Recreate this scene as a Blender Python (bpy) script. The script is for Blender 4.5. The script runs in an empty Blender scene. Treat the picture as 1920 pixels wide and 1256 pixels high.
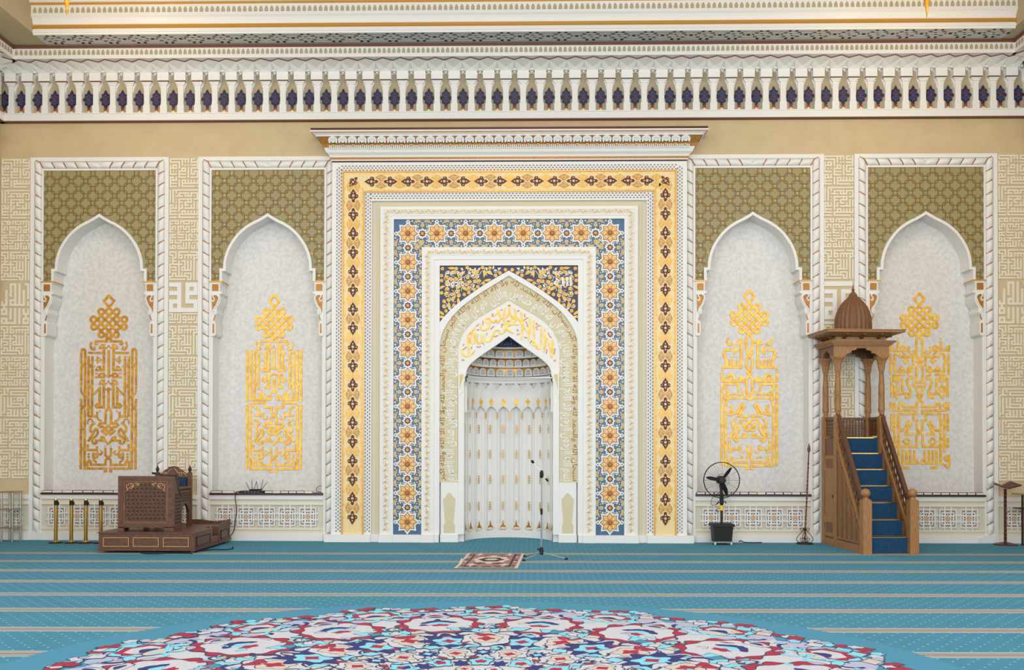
import bpy, math, random
from mathutils import Vector, Matrix
from mathutils.geometry import tessellate_polygon

random.seed(7)
scene = bpy.context.scene
COL = scene.collection
PI = math.pi
sin, cos = math.sin, math.cos

# ------------------------------------------------------------------ camera
FPX, CAMD, EYE = 1800.0, 18.0, 1.77          # focal length in pixels, distance to the wall, eye height
YAW, PITCH, ROLL, CAMX, PPY = math.radians(1.143), math.radians(.5), math.radians(.093), .42, 822.0
_f = Vector((-sin(YAW)*cos(PITCH), cos(YAW)*cos(PITCH), sin(PITCH)))
_r0 = Vector((cos(YAW), sin(YAW), 0)); _u0 = _r0.cross(_f)
_r = _r0*cos(ROLL) + _u0*sin(ROLL); _u = _u0*cos(ROLL) - _r0*sin(ROLL)
CAMP = Vector((CAMX, -CAMD, EYE))
cd = bpy.data.cameras.new('camera'); cam = bpy.data.objects.new('camera', cd); COL.objects.link(cam)
cd.sensor_width = 36; cd.lens = FPX/1920*36; cd.shift_y = (PPY-628)/1920
cd.clip_end = 200
cam.matrix_world = Matrix(((_r.x, _u.x, -_f.x, CAMP.x), (_r.y, _u.y, -_f.y, CAMP.y), (_r.z, _u.z, -_f.z, CAMP.z), (0, 0, 0, 1)))
scene.camera = cam

def ray(x, y): return _f + _r*((x-960)/FPX) + _u*((PPY-y)/FPX)
def U(x, y, Y=0.0):            # photo position -> point of the plane at depth Y
    d = ray(x, y); return CAMP + d*((Y+CAMD)/d.y)
def UF(x, y, Z=0.0):           # photo position -> point of the horizontal plane at height Z
    d = ray(x, y); return CAMP + d*((Z-EYE)/d.z)

# ------------------------------------------------------------------ light
w = bpy.data.worlds.new('World'); scene.world = w; w.use_nodes = True
bg = w.node_tree.nodes['Background']; bg.inputs[0].default_value = (.97, .98, 1.0, 1); bg.inputs[1].default_value = .42
def area(name, loc, target, sx, sy, power, col):
    l = bpy.data.lights.new(name, 'AREA'); l.shape = 'RECTANGLE'; l.size = sx; l.size_y = sy; l.energy = power; l.color = col
    o = bpy.data.objects.new(name, l); COL.objects.link(o); o.location = loc
    o.rotation_euler = (Vector(target)-Vector(loc)).to_track_quat('-Z', 'Y').to_euler(); return o
area('daylight_windows', (0, -24, 5.5), (0, 0, 3.2), 22, 8, 2450, (.93, .965, 1.0))
area('dome_daylight', (0, -9.5, 13.0), (0, -6.0, 0), 13, 8, 700, (1.0, .98, .95))
for sx in (-1, 1):
    area('side_windows', (sx*13.5, -11, 4.5), (-sx*2, -1, 3.5), 6, 6, 300, (.95, .98, 1.0))
    l = bpy.data.lights.new('chandelier_lamp', 'POINT'); l.energy = 80; l.color = (1.0, .78, .50); l.shadow_soft_size = .5
    o = bpy.data.objects.new('chandelier_lamp', l); COL.objects.link(o); o.location = (sx*6.75, -3.0, 8.25 if sx < 0 else 8.1)
l = bpy.data.lights.new('added_warm_lamp', 'POINT'); l.energy = 240; l.color = (1.0, .80, .54); l.shadow_soft_size = 1.2
o = bpy.data.objects.new('added_warm_lamp', l); COL.objects.link(o); o.location = (0, -8, 8.6)  # unseen lamp, added to warm the upper wall
vs = scene.view_settings; vs.view_transform = 'Standard'; vs.look = 'None'; vs.gamma = 1; vs.use_curve_mapping = False
vs.exposure = 0.10

# ------------------------------------------------------------------ materials
def lin(c): return tuple((x/255/12.92 if x/255 <= .04045 else ((x/255+.055)/1.055)**2.4) for x in c) + (1,)
M = {}
def mat(name, col, rough=.6, metal=0.0, var=None, vscale=8, bump=0, bscale=40, stretch=None, detail=4, lo=.35, hi=.65):
    m = bpy.data.materials.new(name); m.use_nodes = True; nt = m.node_tree; b = nt.nodes['Principled BSDF']
    b.inputs['Roughness'].default_value = rough; b.inputs['Metallic'].default_value = metal
    b.inputs['Base Color'].default_value = lin(col); m.diffuse_color = lin(col)
    if var or bump:
        tc = nt.nodes.new('ShaderNodeTexCoord'); mp = nt.nodes.new('ShaderNodeMapping')
        nt.links.new(tc.outputs['Object'], mp.inputs[0])
        if stretch: mp.inputs['Scale'].default_value = stretch
    if var:
        n = nt.nodes.new('ShaderNodeTexNoise'); n.inputs['Scale'].default_value = vscale; n.inputs['Detail'].default_value = detail
        nt.links.new(mp.outputs[0], n.inputs[0]); r = nt.nodes.new('ShaderNodeValToRGB')
        r.color_ramp.elements[0].position = lo; r.color_ramp.elements[1].position = hi
        r.color_ramp.elements[0].color = lin(col); r.color_ramp.elements[1].color = lin(var)
        nt.links.new(n.outputs[0], r.inputs[0]); nt.links.new(r.outputs[0], b.inputs['Base Color'])
    if bump:
        n = nt.nodes.new('ShaderNodeTexNoise'); n.inputs['Scale'].default_value = bscale; n.inputs['Detail'].default_value = 3
        nt.links.new(mp.outputs[0], n.inputs[0]); bp = nt.nodes.new('ShaderNodeBump'); bp.inputs['Strength'].default_value = bump
        bp.inputs['Distance'].default_value = .02
        nt.links.new(n.outputs[0], bp.inputs['Height']); nt.links.new(bp.outputs[0], b.inputs['Normal'])
    M[name] = m; return m

mat('white', (231, 228, 222), .55)
mat('cream', (232, 222, 200), .6)
mat('wall_tan', (206, 184, 144), .8, var=(200, 177, 137), vscale=3, bump=.15, bscale=160)
mat('pier_tan', (205, 184, 147), .8)
mat('kufic_cream', (230, 221, 199), .7)
mat('plaster', (226, 221, 215), .55, var=(211, 207, 202), vscale=16, detail=10, bump=.15, bscale=30, lo=.38, hi=.64)
mat('olive', (158, 143, 97), .55)
mat('olive_rib', (122, 105, 66), .5)
mat('sage', (220, 209, 188), .7)
mat('dado_field', (208, 202, 182), .7)
mat('sage_dark', (210, 198, 163), .7)
mat('gold', (232, 172, 64), .4, .4, var=(192, 130, 38), vscale=14)
mat('gold_bright', (255, 208, 88), .42, .25, var=(232, 170, 54), vscale=14)
mat('gold_trim', (214, 160, 70), .35, .5)
mat('gold_dark', (150, 92, 32), .4, .4, var=(196, 140, 60), vscale=60)
mat('brown_line', (118, 66, 34), .5)
mat('maroon', (84, 34, 26), .5)
mat('navy', (24, 27, 60), .4, var=(38, 42, 84), vscale=60)
mat('purple', (92, 86, 116), .45)
mat('red', (150, 48, 38), .5)
mat('tile_blue', (52, 106, 152), .35, var=(74, 92, 108), vscale=22, lo=.4, hi=.6)
mat('tile_orange', (216, 162, 92), .35, var=(196, 134, 70), vscale=40)
mat('tile_brown', (168, 104, 56), .35)
mat('tile_yellow', (250, 222, 140), .35)
mat('band_gold', (234, 202, 142), .4, var=(240, 214, 160), vscale=30)
mat('cartouche', (190, 132, 66), .4, var=(206, 156, 90), vscale=50)
mat('leaf_gold', (214, 166, 84), .35, .25)
mat('slot', (142, 132, 126), .8)
mat('soffit_grey', (214, 212, 206), .7)
mat('slot_dark', (40, 38, 36), .8)
mat('arch_tan', (176, 162, 132), .8)
mat('dado_brown', (172, 142, 126), .7)
mat('dado_tan', (205, 170, 136), .7)
mat('dot_dark', (74, 70, 82), .7)
mat('ledge', (62, 34, 28), .4, var=(80, 46, 36), vscale=12, stretch=(1, 12, 12))
mat('wood_dark', (112, 70, 46), .42, var=(78, 46, 30), vscale=7, stretch=(2, 10, 10), bump=.1)
mat('wood_line', (196, 146, 96), .5)
mat('wood_deep', (52, 30, 22), .5)
mat('oak', (172, 124, 74), .45, var=(142, 97, 54), vscale=9, stretch=(9, 9, 1), bump=.1)
mat('oak_dark', (128, 86, 52), .5, var=(104, 68, 40), vscale=9, stretch=(9, 9, 1))
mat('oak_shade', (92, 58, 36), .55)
mat('blue_carpet', (17, 66, 100), .95, var=(12, 54, 86), vscale=30)
mat('black', (6, 6, 7), .55)
mat('black_rubber', (30, 30, 32), .8)
mat('chrome', (206, 208, 212), .22, .9)
mat('brass', (214, 176, 96), .2, .95)
mat('steel', (170, 166, 156), .3, .9)
mat('iron', (62, 44, 36), .5, .5)
mat('staff_wood', (122, 70, 52), .4, var=(96, 52, 38), vscale=20)
mat('lectern_wood', (96, 44, 34), .35, var=(70, 30, 24), vscale=16)
mat('yellow_label', (240, 200, 50), .5)
mat('paper', (236, 230, 218), .8)
mat('cover_black', (40, 38, 40), .5)
mat('cover_tan', (188, 160, 130), .6)
mat('navy_cloth', (26, 52, 78), .8)
mat('rug_red', (140, 98, 100), .95, var=(176, 146, 142), vscale=26, detail=6)
mat('rug_cream', (214, 200, 186), .95)
mat('rug_dark', (70, 44, 52), .95)
mat('crimson', (168, 36, 66), .95)
mat('ivory', (206, 206, 211), .95, var=(192, 193, 200), vscale=40)
mat('aqua', (132, 208, 226), .95)
mat('carpet_navy', (42, 50, 112), .95)
mat('lilac', (178, 178, 204), .95)
mat('beige_wool', (204, 192, 176), .95)
mat('outline', (58, 58, 84), .95)
mat('steel_blue', (68, 140, 168), .95)
mat('corbel_tan', (214, 190, 128), .5)
mat('rug_rose', (152, 84, 92), .95)
mat('plastic_white', (232, 232, 230), .4)

# ------------------------------------------------------------------ mesh helpers
class MB:
    def __init__(s): s.v = []; s.f = []; s.m = []
    def add(s, vs, fs, m=0):
        b = len(s.v); s.v += [tuple(p) for p in vs]; s.f += [tuple(b+i for i in f) for f in fs]; s.m += [m]*len(fs)
    def box(s, x0, x1, y0, y1, z0, z1, m=0):
        s.add([(x, y, z) for x in (x0, x1) for y in (y0, y1) for z in (z0, z1)],
              [(0, 1, 3, 2), (4, 6, 7, 5), (0, 4, 5, 1), (2, 3, 7, 6), (0, 2, 6, 4), (1, 5, 7, 3)], m)
    def poly(s, pts, y0, y1, m=0, holes=(), sm=None, back=False):      # outline in X-Z, front at y0, back at y1
        sm = m if sm is None else sm; loops = [list(pts)] + [list(h) for h in holes]; n = len(pts)
        if holes:
            fl = [p for l in loops for p in l]
            tr = tessellate_polygon([[Vector((p[0], p[1], 0)) for p in l] for l in loops])
            s.add([(p[0], y0, p[1]) for p in fl], [tuple(t) for t in tr], m)
        else:
            s.add([(p[0], y0, p[1]) for p in pts], [tuple(range(n))], m)
            if back: s.add([(p[0], y1, p[1]) for p in pts], [tuple(range(n))], m)
        for l in loops:
            k = len(l)
            s.add([(p[0], y0, p[1]) for p in l] + [(p[0], y1, p[1]) for p in l], [(i, (i+1) % k, (i+1) % k+k, i+k) for i in range(k)], sm)
    def polyz(s, pts, z1, z0, m=0):                                    # outline in X-Y, top at z1
        n = len(pts); s.add([(p[0], p[1], z1) for p in pts], [tuple(range(n))], m)
        s.add([(p[0], p[1], z1) for p in pts] + [(p[0], p[1], z0) for p in pts], [(i, (i+1) % n, (i+1) % n+n, i+n) for i in range(n)], m)
    def polyx(s, pts, x0, x1, m=0):                                    # outline in Y-Z between x0 and x1
        n = len(pts)
        for x in (x0, x1): s.add([(x, p[0], p[1]) for p in pts], [tuple(range(n))], m)
        s.add([(x0, p[0], p[1]) for p in pts] + [(x1, p[0], p[1]) for p in pts], [(i, (i+1) % n, (i+1) % n+n, i+n) for i in range(n)], m)
    def ribbon(s, pts, w, y0, y1, m=0, closed=False, bev=.82):         # raised strip along a path in X-Z
        n = len(pts)
        if n < 2: return
        s.k = (getattr(s, 'k', 0)+1) % 12; step = .0 if closed else min(.0004, .006/n); y0 -= s.k*.0003     # crossings pass over and under
        L = []
        for i, p in enumerate(pts):
            a = pts[(i-1) % n] if (closed or i > 0) else None; b = pts[(i+1) % n] if (closed or i < n-1) else None
            d1 = nrm(p[0]-a[0], p[1]-a[1]) if a else None; d2 = nrm(b[0]-p[0], b[1]-p[1]) if b else None
            if d1 is None: d1 = d2
            if d2 is None: d2 = d1
            t = nrm(d1[0]+d2[0], d1[1]+d2[1]); c = max(.45, t[0]*d1[0]+t[1]*d1[1])
            ww = w[i] if isinstance(w, (list, tuple)) else w
            L.append((-t[1]*ww/2/c, t[0]*ww/2/c))
        vs = []
        for i, (p, o) in enumerate(zip(pts, L)):
            vs += [(p[0]+o[0], y1, p[1]+o[1]), (p[0]+o[0]*bev, y0-step*i, p[1]+o[1]*bev), (p[0]-o[0]*bev, y0-step*i, p[1]-o[1]*bev), (p[0]-o[0], y1, p[1]-o[1])]
        fs = []
        for i in range(n if closed else n-1):
            j = (i+1) % n
            for k in range(3): fs.append((4*i+k, 4*j+k, 4*j+k+1, 4*i+k+1))
        if not closed: fs += [(0, 1, 2, 3), (4*n-4, 4*n-3, 4*n-2, 4*n-1)]
        s.add(vs, fs, m)
    def tube(s, pts, r, n=6, m=0, closed=False):
        P = [Vector(p) for p in pts]; k = len(P); rings = []
        up = Vector((0, 0, 1))
        t0 = (P[1]-P[0]).normalized()
        if abs(t0.dot(up)) > .9: up = Vector((1, 0, 0))
        nv = (up - t0*up.dot(t0)).normalized()
        for i in range(k):
            a = P[i-1] if (i > 0 or closed) else P[i]; b = P[(i+1) % k] if (i < k-1 or closed) else P[i]
            t = (b-a)
            t = t.normalized() if t.length > 1e-9 else t0
            nv = nv - t*nv.dot(t); nv = nv.normalized() if nv.length > 1e-6 else t.orthogonal().normalized()
            bv = t.cross(nv); rr = r[i] if isinstance(r, (list, tuple)) else r
            rings.append([P[i] + nv*(rr*cos(2*PI*j/n)) + bv*(rr*sin(2*PI*j/n)) for j in range(n)])
        fs = []
        for i in range(k if closed else k-1):
            i2 = (i+1) % k
            for j in range(n): fs.append((i*n+j, i*n+(j+1) % n, i2*n+(j+1) % n, i2*n+j))
        if not closed: fs += [tuple(range(n)), tuple(range((k-1)*n, k*n))]
        s.add([p for ri in rings for p in ri], fs, m)
    def lathe(s, prof, cx, cy, n=14, m=0, ribs=0, ramp=0):
        k = len(prof); vs = []
        for r, z in prof:
            for j in range(n):
                a = 2*PI*j/n; rr = r*(1+(ramp if (ribs and j % 2) else 0)); vs.append((cx+rr*cos(a), cy+rr*sin(a), z))
        fs = [(i*n+j, i*n+(j+1) % n, (i+1)*n+(j+1) % n, (i+1)*n+j) for i in range(k-1) for j in range(n)]
        fs += [tuple(range(n)), tuple(range((k-1)*n, k*n))]
        s.add(vs, fs, m)
def nrm(a, b):
    l = math.hypot(a, b) or 1e-9; return (a/l, b/l)
def cr(pts, n=6, closed=False):                                        # smooth curve through points
    k = len(pts); out = []
    for i in range(k if closed else k-1):
        p0 = pts[(i-1) % k] if (closed or i > 0) else pts[0]; p1 = pts[i]; p2 = pts[(i+1) % k]
        p3 = pts[(i+2) % k] if (closed or i < k-2) else pts[-1]
        for j in range(n):
            t = j/n; out.append(tuple(.5*(2*b+(c-a)*t+(2*a-5*b+4*c-d)*t*t+(3*b-a-3*c+d)*t**3) for a, b, c, d in zip(p0, p1, p2, p3)))
    if not closed: out.append(tuple(pts[-1]))
    return out
def circ(cx, cz, r, n=10, rz=None, a0=0): return [(cx+r*cos(a0+2*PI*i/n), cz+(rz or r)*sin(a0+2*PI*i/n)) for i in range(n)]
def star(cx, cz, r1, r2, n=8, a0=PI/2): return [(cx+(r1 if i % 2 == 0 else r2)*cos(a0+PI*i/n), cz+(r1 if i % 2 == 0 else r2)*sin(a0+PI*i/n)) for i in range(2*n)]
def rect(x0, x1, z0, z1): return [(x0, z0), (x1, z0), (x1, z1), (x0, z1)]
def inside(p, poly):
    x, y = p; c = False; j = len(poly)-1
    for i in range(len(poly)):
        xi, yi = poly[i]; xj, yj = poly[j]
        if (yi > y) != (yj > y) and x < (xj-xi)*(y-yi)/(yj-yi)+xi: c = not c
        j = i
    return c
def offs(pts, d):                                                      # shift an open path sideways
    out = []; n = len(pts)
    for i, p in enumerate(pts):
        d1 = nrm(p[0]-pts[i-1][0], p[1]-pts[i-1][1]) if i else None
        d2 = nrm(pts[i+1][0]-p[0], pts[i+1][1]-p[1]) if i < n-1 else None
        d1 = d1 or d2; d2 = d2 or d1
        t = nrm(d1[0]+d2[0], d1[1]+d2[1]); c = max(.35, t[0]*d1[0]+t[1]*d1[1]); out.append((p[0]-t[1]*d/c, p[1]+t[0]*d/c))
    return out

WM = {}
def mesh(name, mb, mats, smooth=False):
    me = bpy.data.meshes.new(name); me.from_pydata(mb.v, [], mb.f)
    for k in ([mats] if isinstance(mats, str) else mats): me.materials.append(M[k])
    if any(mb.m): me.polygons.foreach_set('material_index', mb.m)
    if smooth: me.polygons.foreach_set('use_smooth', [True]*len(me.polygons))
    me.update(); return me
def put(name, me, parent=None, mw=None):
    o = bpy.data.objects.new(name, me); COL.objects.link(o); mw = mw or Matrix()
    if parent is not None:
        o.parent = parent; o.matrix_parent_inverse = WM[parent.name].inverted()
    o.matrix_basis = mw; WM[o.name] = mw; return o
def obj(name, mb, mats, parent=None, smooth=False): return put(name, mesh(name, mb, mats, smooth), parent)
def T(x, y, z, ry=0, sx=1, sz=1):
    return Matrix.Translation((x, y, z)) @ Matrix.Rotation(ry, 4, 'Y') @ Matrix.Diagonal((sx, 1, sz, 1))
def tag(o, label=None, cat=None, group=None, kind=None):
    if label: o['label'] = label
    if cat: o['category'] = cat
    if group: o['group'] = group
    if kind: o['kind'] = kind
    return o
def thing(name, label, cat, loc=(0, 0, 0), group=None):
    o = put(name, None, None, Matrix.Translation(loc)); o.empty_display_size = .1; return tag(o, label, cat, group)
def struct(name, mb, mats, label=None):
    o = obj(name, mb, mats); o['kind'] = 'structure'
    if label: o['label'] = label
    return o
def stuff(o): o['kind'] = 'stuff'; return o
# ------------------------------------------------------------------ room shell
HALF = 9.66                      # half the width of the room
PCX = (-7.755, -4.552, 4.552, 7.755)
mb = MB()
for x0, x1, z0, z1 in ((-HALF-.3, -2.9, 0, 7.4), (2.9, HALF+.3, 0, 7.4), (-HALF-.3, HALF+.3, 7.4, 10.2)):
    mb.box(x0, x1, .345, .75, z0, z1)
mb.box(-HALF-.3, HALF+.3, 0, .345, 7.24, 10.2)
for x0, x1 in ((-HALF-.3, -9.075), (-6.435, -5.872), (5.872, 6.435), (9.075, HALF+.3)):
    mb.box(x0, x1, 0, .345, 0, 7.24, 1)
for s in (-1, 1): mb.box(min(s*2.7, s*3.24), max(s*2.7, s*3.24), 0, .345, 0, 7.24, 1)
wall = struct('wall_back', mb, ['wall_tan', 'pier_tan'], 'tan plastered wall around and above the arched panels')

mb = MB(); mb.box(-HALF-.4, -HALF, -5.5, .75, 0, 10.2); wl = struct('wall_left', mb, 'wall_tan')
mb = MB(); mb.box(HALF, HALF+.4, -5.5, .75, 0, 10.2); wr = struct('wall_right', mb, 'wall_tan')
# fragments of the side walls' own mouldings that show at the picture's edges
for s, wo in ((-1, wl), (1, wr)):
    mb = MB()
    for z0, z1, d in ((7.28, 7.32, .04), (7.32, 7.42, .10), (7.42, 7.55, .17), (7.55, 7.60, .24)):
        mb.box(min(s*HALF, s*(HALF-d)), max(s*HALF, s*(HALF-d)), -5, -.55, z0, z1, 0)
    mb.box(min(s*HALF, s*(HALF-.245)), max(s*HALF, s*(HALF-.245)), -5, -.55, 7.60, 7.63, 1)
    obj('door_cornice', mb, ['white', 'brown_line'], wo)
    mb = MB()
    mb.polyx([(-.62, 4.86), (-.20, 4.86), (-.20, 4.80), (-.28, 4.72), (-.36, 4.55), (-.48, 4.4), (-.62, 4.3)], s*HALF, s*(HALF-.07), 0)
    mb.box(min(s*HALF, s*(HALF-.09)), max(s*HALF, s*(HALF-.09)), -.66, -.18, 4.86, 4.9, 0)
    obj('side_bracket', mb, ['white'], wo)

# carpet
def carpet_material():
    m = bpy.data.materials.new('carpet'); m.use_nodes = True; nt = m.node_tree; b = nt.nodes['Principled BSDF']; N = nt.nodes.new; Lk = nt.links.new
    b.inputs['Roughness'].default_value = .95
    tc = N('ShaderNodeTexCoord'); sp = N('ShaderNodeSeparateXYZ'); Lk(tc.outputs['Object'], sp.inputs[0])
    def ma(op, a, bb=None, c=None):
        n = N('ShaderNodeMath'); n.operation = op
        for i, v in enumerate((a, bb, c)):
            if v is None: continue
            if isinstance(v, (int, float)): n.inputs[i].default_value = v
            else: Lk(v, n.inputs[i])
        return n.outputs[0]
    X, Y = sp.outputs[0], sp.outputs[1]
    Y = ma('SUBTRACT', Y, ma('MULTIPLY', X, .02))
    ph = ma('FRACT', ma('MULTIPLY', ma('ADD', Y, 2.1+.55+1.1*20), 1/1.1))         # rows 1.09 m deep, band in the middle
    dist = ma('MULTIPLY', ma('ABSOLUTE', ma('SUBTRACT', ph, .5)), 1.1)
    band = ma('MULTIPLY', ma('LESS_THAN', dist, .115), ma('LESS_THAN', Y, -1.4))
    fine = ma('FRACT', ma('MULTIPLY', dist, 1/.052)); fine = ma('MULTIPLY', ma('LESS_THAN', fine, .5), ma('LESS_THAN', dist, .1))
    row = ma('FLOOR', ma('MULTIPLY', Y, 1/.1)); par = ma('MULTIPLY', ma('FRACT', ma('MULTIPLY', row, .5)), .17)
    dx = ma('SUBTRACT', ma('FRACT', ma('MULTIPLY', ma('ADD', X, par), 1/.17)), .5); dy = ma('SUBTRACT', ma('FRACT', ma('MULTIPLY', Y, 1/.1)), .5)
    rr = ma('ADD', ma('MULTIPLY', ma('MULTIPLY', dx, dx), .17*.17), ma('MULTIPLY', ma('MULTIPLY', dy, dy), .1*.1))
    dot = ma('LESS_THAN', rr, .0115**2)
    nz = N('ShaderNodeTexNoise'); nz.inputs['Scale'].default_value = 1.6; nz.inputs['Detail'].default_value = 6; Lk(tc.outputs['Object'], nz.inputs[0])
    def mix(f, a, c):
        n = N('ShaderNodeMix'); n.data_type = 'RGBA'
        Lk(f, n.inputs[0])
        for i, v in ((6, a), (7, c)):
            if isinstance(v, tuple): n.inputs[i].default_value = lin(v)
            else: Lk(v, n.inputs[i])
        return n.outputs[2]
    base = mix(nz.outputs[0], (58, 128, 153), (68, 141, 168))
    c = mix(dot, base, (156, 196, 204))
    st = mix(fine, (186, 184, 178), (134, 124, 116))
    Lk(mix(band, c, st), b.inputs['Base Color'])
    n2 = N('ShaderNodeTexNoise'); n2.inputs['Scale'].default_value = 220; Lk(tc.outputs['Object'], n2.inputs[0])
    bp = N('ShaderNodeBump'); bp.inputs['Strength'].default_value = .4; bp.inputs['Distance'].default_value = .01; Lk(n2.outputs[0], bp.inputs['Height']); Lk(bp.outputs[0], b.inputs['Normal'])
    M['carpet'] = m
carpet_material()
mb = MB(); mb.box(-HALF-.4, HALF+.4, -19.5, 1.2, -.1, 0)
floor = struct('floor', mb, 'carpet', 'blue dotted carpet with pale grey row bands')

# ------------------------------------------------------------------ ceiling
CX0, CX1 = -8.52, 8.92           # where the plain side soffits begin
mb = MB()
mb.box(-HALF, HALF, -1.0, 0, 9.17, 9.30, 1)
mb.box(-HALF-.4, CX0, -5.5, .75, 9.168, 10.2, 0); mb.box(CX1, HALF+.4, -5.5, .75, 9.168, 10.2, 0)
mb.box(CX0, CX1, -5.5, .75, 9.74, 10.2, 0)
mb.box(CX0, CX1, -1.0, .75, 9.30, 9.80, 0)
ceil = struct('ceiling', mb, ['arch_tan', 'soffit_grey'], 'stepped plaster ceiling with pale soffits')
# fascia of the raised ceiling, seen face on above the grille
mb = MB()
mb.box(CX0, CX1, -1.03, -1.0, 9.14, 9.175, 0); mb.box(CX0, CX1, -1.05, -1.0, 9.175, 9.225, 0); mb.box(CX0, CX1, -1.02, -1.0, 9.225, 9.25, 0)
mb.box(CX0, CX1, -1.07, -1.0, 9.25, 9.30, 1)
prof = [(-1.03, 9.30), (-1.035, 9.34), (-1.05, 9.38), (-1.075, 9.42), (-1.11, 9.45), (-1.11, 9.475)]
for (a, za), (b_, zb) in zip(prof, prof[1:]): mb.add([(CX0, a, za), (CX1, a, za), (CX1, b_, zb), (CX0, b_, zb)], [(0, 1, 2, 3)], 0)
mb.box(CX0, CX1, -1.10, -1.0, 9.475, 9.64, 0); mb.box(CX0, CX1, -1.13, -1.0, 9.64, 9.67, 1); mb.box(CX0, CX1, -1.16, -1.0, 9.67, 9.75, 0)
t1 = struct('trim_1', mb, ['white', 'gold_trim'], 'white and gold moulding of the raised ceiling above the grille')
def archlets(x0, x1, p, z0, h, y, y1, axis='x', sgn=1):
    mb = MB(); n = int((x1-x0)/p); p = (x1-x0)/n
    for i in range(n):
        c = x0+p*(i+.5); w_ = p*.33
        pts = [(c-w_, z0), (c+w_, z0), (c+w_, z0+h*.5), (c+w_*.6, z0+h*.8), (c, z0+h), (c-w_*.6, z0+h*.8), (c-w_, z0+h*.5)]
        if axis == 'x': mb.poly(pts, y, y1, 0)
        else: mb.add([(y, a, z) for a, z in pts], [tuple(range(7))], 0)
    return mb
stuff(obj('arcade_pattern', archlets(CX0+.02, CX1-.02, .0965, 9.50, .105, -1.104, -1.09), 'arch_tan', t1))
# pierced grille in the soffit
gm = MB()
for sx, w_, yy, d in ((-.06, .05, -.92, .03), (.06, .05, -.92, .03), (-.06, .05, -.60, .03), (.06, .05, -.60, .03), (.26, .06, -.76, .03)):
    gm.add([(sx-w_/2*1.0, yy-d, 0), (sx+w_/2, yy-d, 0), (sx+w_/2, yy+d, 0), (sx-w_/2, yy+d, 0)], [(0, 1, 2, 3)], 1)
for sx, yy, l in ((-.12, -.84, .07), (.12, -.84, .07), (-.12, -.68, .07), (.12, -.68, .07), (-.02, -.80, .05), (.02, -.72, .05), (-.17, -.77, .04), (.17, -.77, .04)):
    gm.add([(sx-l/2, yy-.014, 0), (sx+l/2, yy-.014, 0), (sx+l/2, yy+.014, 0), (sx-l/2, yy+.014, 0)], [(0, 1, 2, 3)], 1)
for yy in (-.96, -.88, -.80, -.72, -.64, -.56):
    gm.add([(-.25, yy-.006, .002), (.25, yy-.006, .002), (.25, yy+.006, .002), (-.25, yy+.006, .002)], [(0, 1, 2, 3)], 0)
gme = mesh('grille', gm, ['slot', 'slot_dark'])
n = 34
for i in range(n): put('grille', gme, ceil, Matrix.Translation((CX0+(CX1-CX0)*(i+.5)/n, 0, 9.166)))
# lower fascia with its row of small arches, on three sides
mb = MB()
def ring(z0, z1, d, m):
    mb.box(-HALF, HALF, -d, 0, z0, z1, m)
    for s in (-1, 1): mb.box(min(s*HALF, s*(HALF-d)), max(s*HALF, s*(HALF-d)), -5.4, 0, z0, z1, m)
ring(8.925, 8.99, .50, 0); ring(8.99, 9.12, .48, 0); ring(9.12, 9.15, .53, 1); ring(9.15, 9.169, .45, 1)
t2 = struct('trim_2', mb, ['white', 'brown_line'], 'lower ceiling fascia with a row of small arches')
stuff(obj('arcade_pattern', archlets(-HALF+.5, HALF-.5, .0895, 9.0, .10, -.484, -.47), 'arch_tan', t2))
for s in (-1, 1):
    stuff(obj('arcade_pattern', archlets(-2.2, -.5, .0895, 9.0, .10, s*(HALF-.484), 0, 'y'), 'arch_tan', t2))

# ------------------------------------------------------------------ muqarnas frieze
FP = .3225
mb = MB()
def ring(z0, z1, d, m):
    mb.box(-HALF, HALF, -d, 0, z0, z1, m)
    for s in (-1, 1): mb.box(min(s*HALF, s*(HALF-d)), max(s*HALF, s*(HALF-d)), -5.4, 0, z0, z1, m)
ring(7.895, 7.91, .10, 1); ring(7.91, 8.03, .115, 0); ring(8.03, 8.05, .13, 0); ring(8.05, 8.77, .03, 2); ring(8.77, 8.93, .05, 0)
t3 = struct('trim_3', mb, ['white', 'brown_line', 'arch_tan'], 'carved frieze of small columns and hanging vaults under the ceiling')
cm = MB()                                                              # one column with its block
cm.box(-.065, .065, -.115, -.03, 8.05, 8.20); cm.box(-.052, .052, -.105, -.03, 8.20, 8.57)
cm.box(-.075, .075, -.12, -.03, 8.57, 8.60); cm.box(-.095, .095, -.135, -.03, 8.60, 8.625); cm.box(-.10, .10, -.14, -.03, 8.625, 8.637, 1)
cm.box(-.108, .108, -.155, -.03, 8.645, 8.79)
colm = mesh('column', cm, ['white', 'brown_line'])
hm = MB()                                                              # hood plate of one niche with its keyhole outline
h = FP/2
for s in (-1, 1):
    pts = [(s*h, 8.80), (s*.03, 8.80), (s*.046, 8.76), (s*.052, 8.68), (s*.056, 8.60), (s*.09, 8.53), (s*.098, 8.47), (s*.118, 8.40), (s*h, 8.40)]
    hm.poly(pts, -.075, -.03)
hm.poly([(-.04, 8.80), (.04, 8.80), (.03, 8.86), (-.03, 8.86)], -.16, -.05); hm.poly([(-.028, 8.80), (.028, 8.80), (0, 8.76)], -.10, -.05); hm.poly([(-.03, 8.855), (.03, 8.855), (.02, 8.866), (-.02, 8.866)], -.165, -.1, 1)
hoodm = mesh('niche_hood', hm, ['white', 'brown_line'])
vm = MB()                                                              # hanging vault facets above one column
zt, zb = 8.905, 8.79
A, B, C_, D_ = (-.115, -.155, zb), (.115, -.155, zb), (-h, -.03, zb+.0), (h, -.03, zb)
P0, P1, P2 = (0, -.47, zt), (-h, -.35, zt), (h, -.35, zt); Q = (0, -.20, zb+.045)
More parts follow.
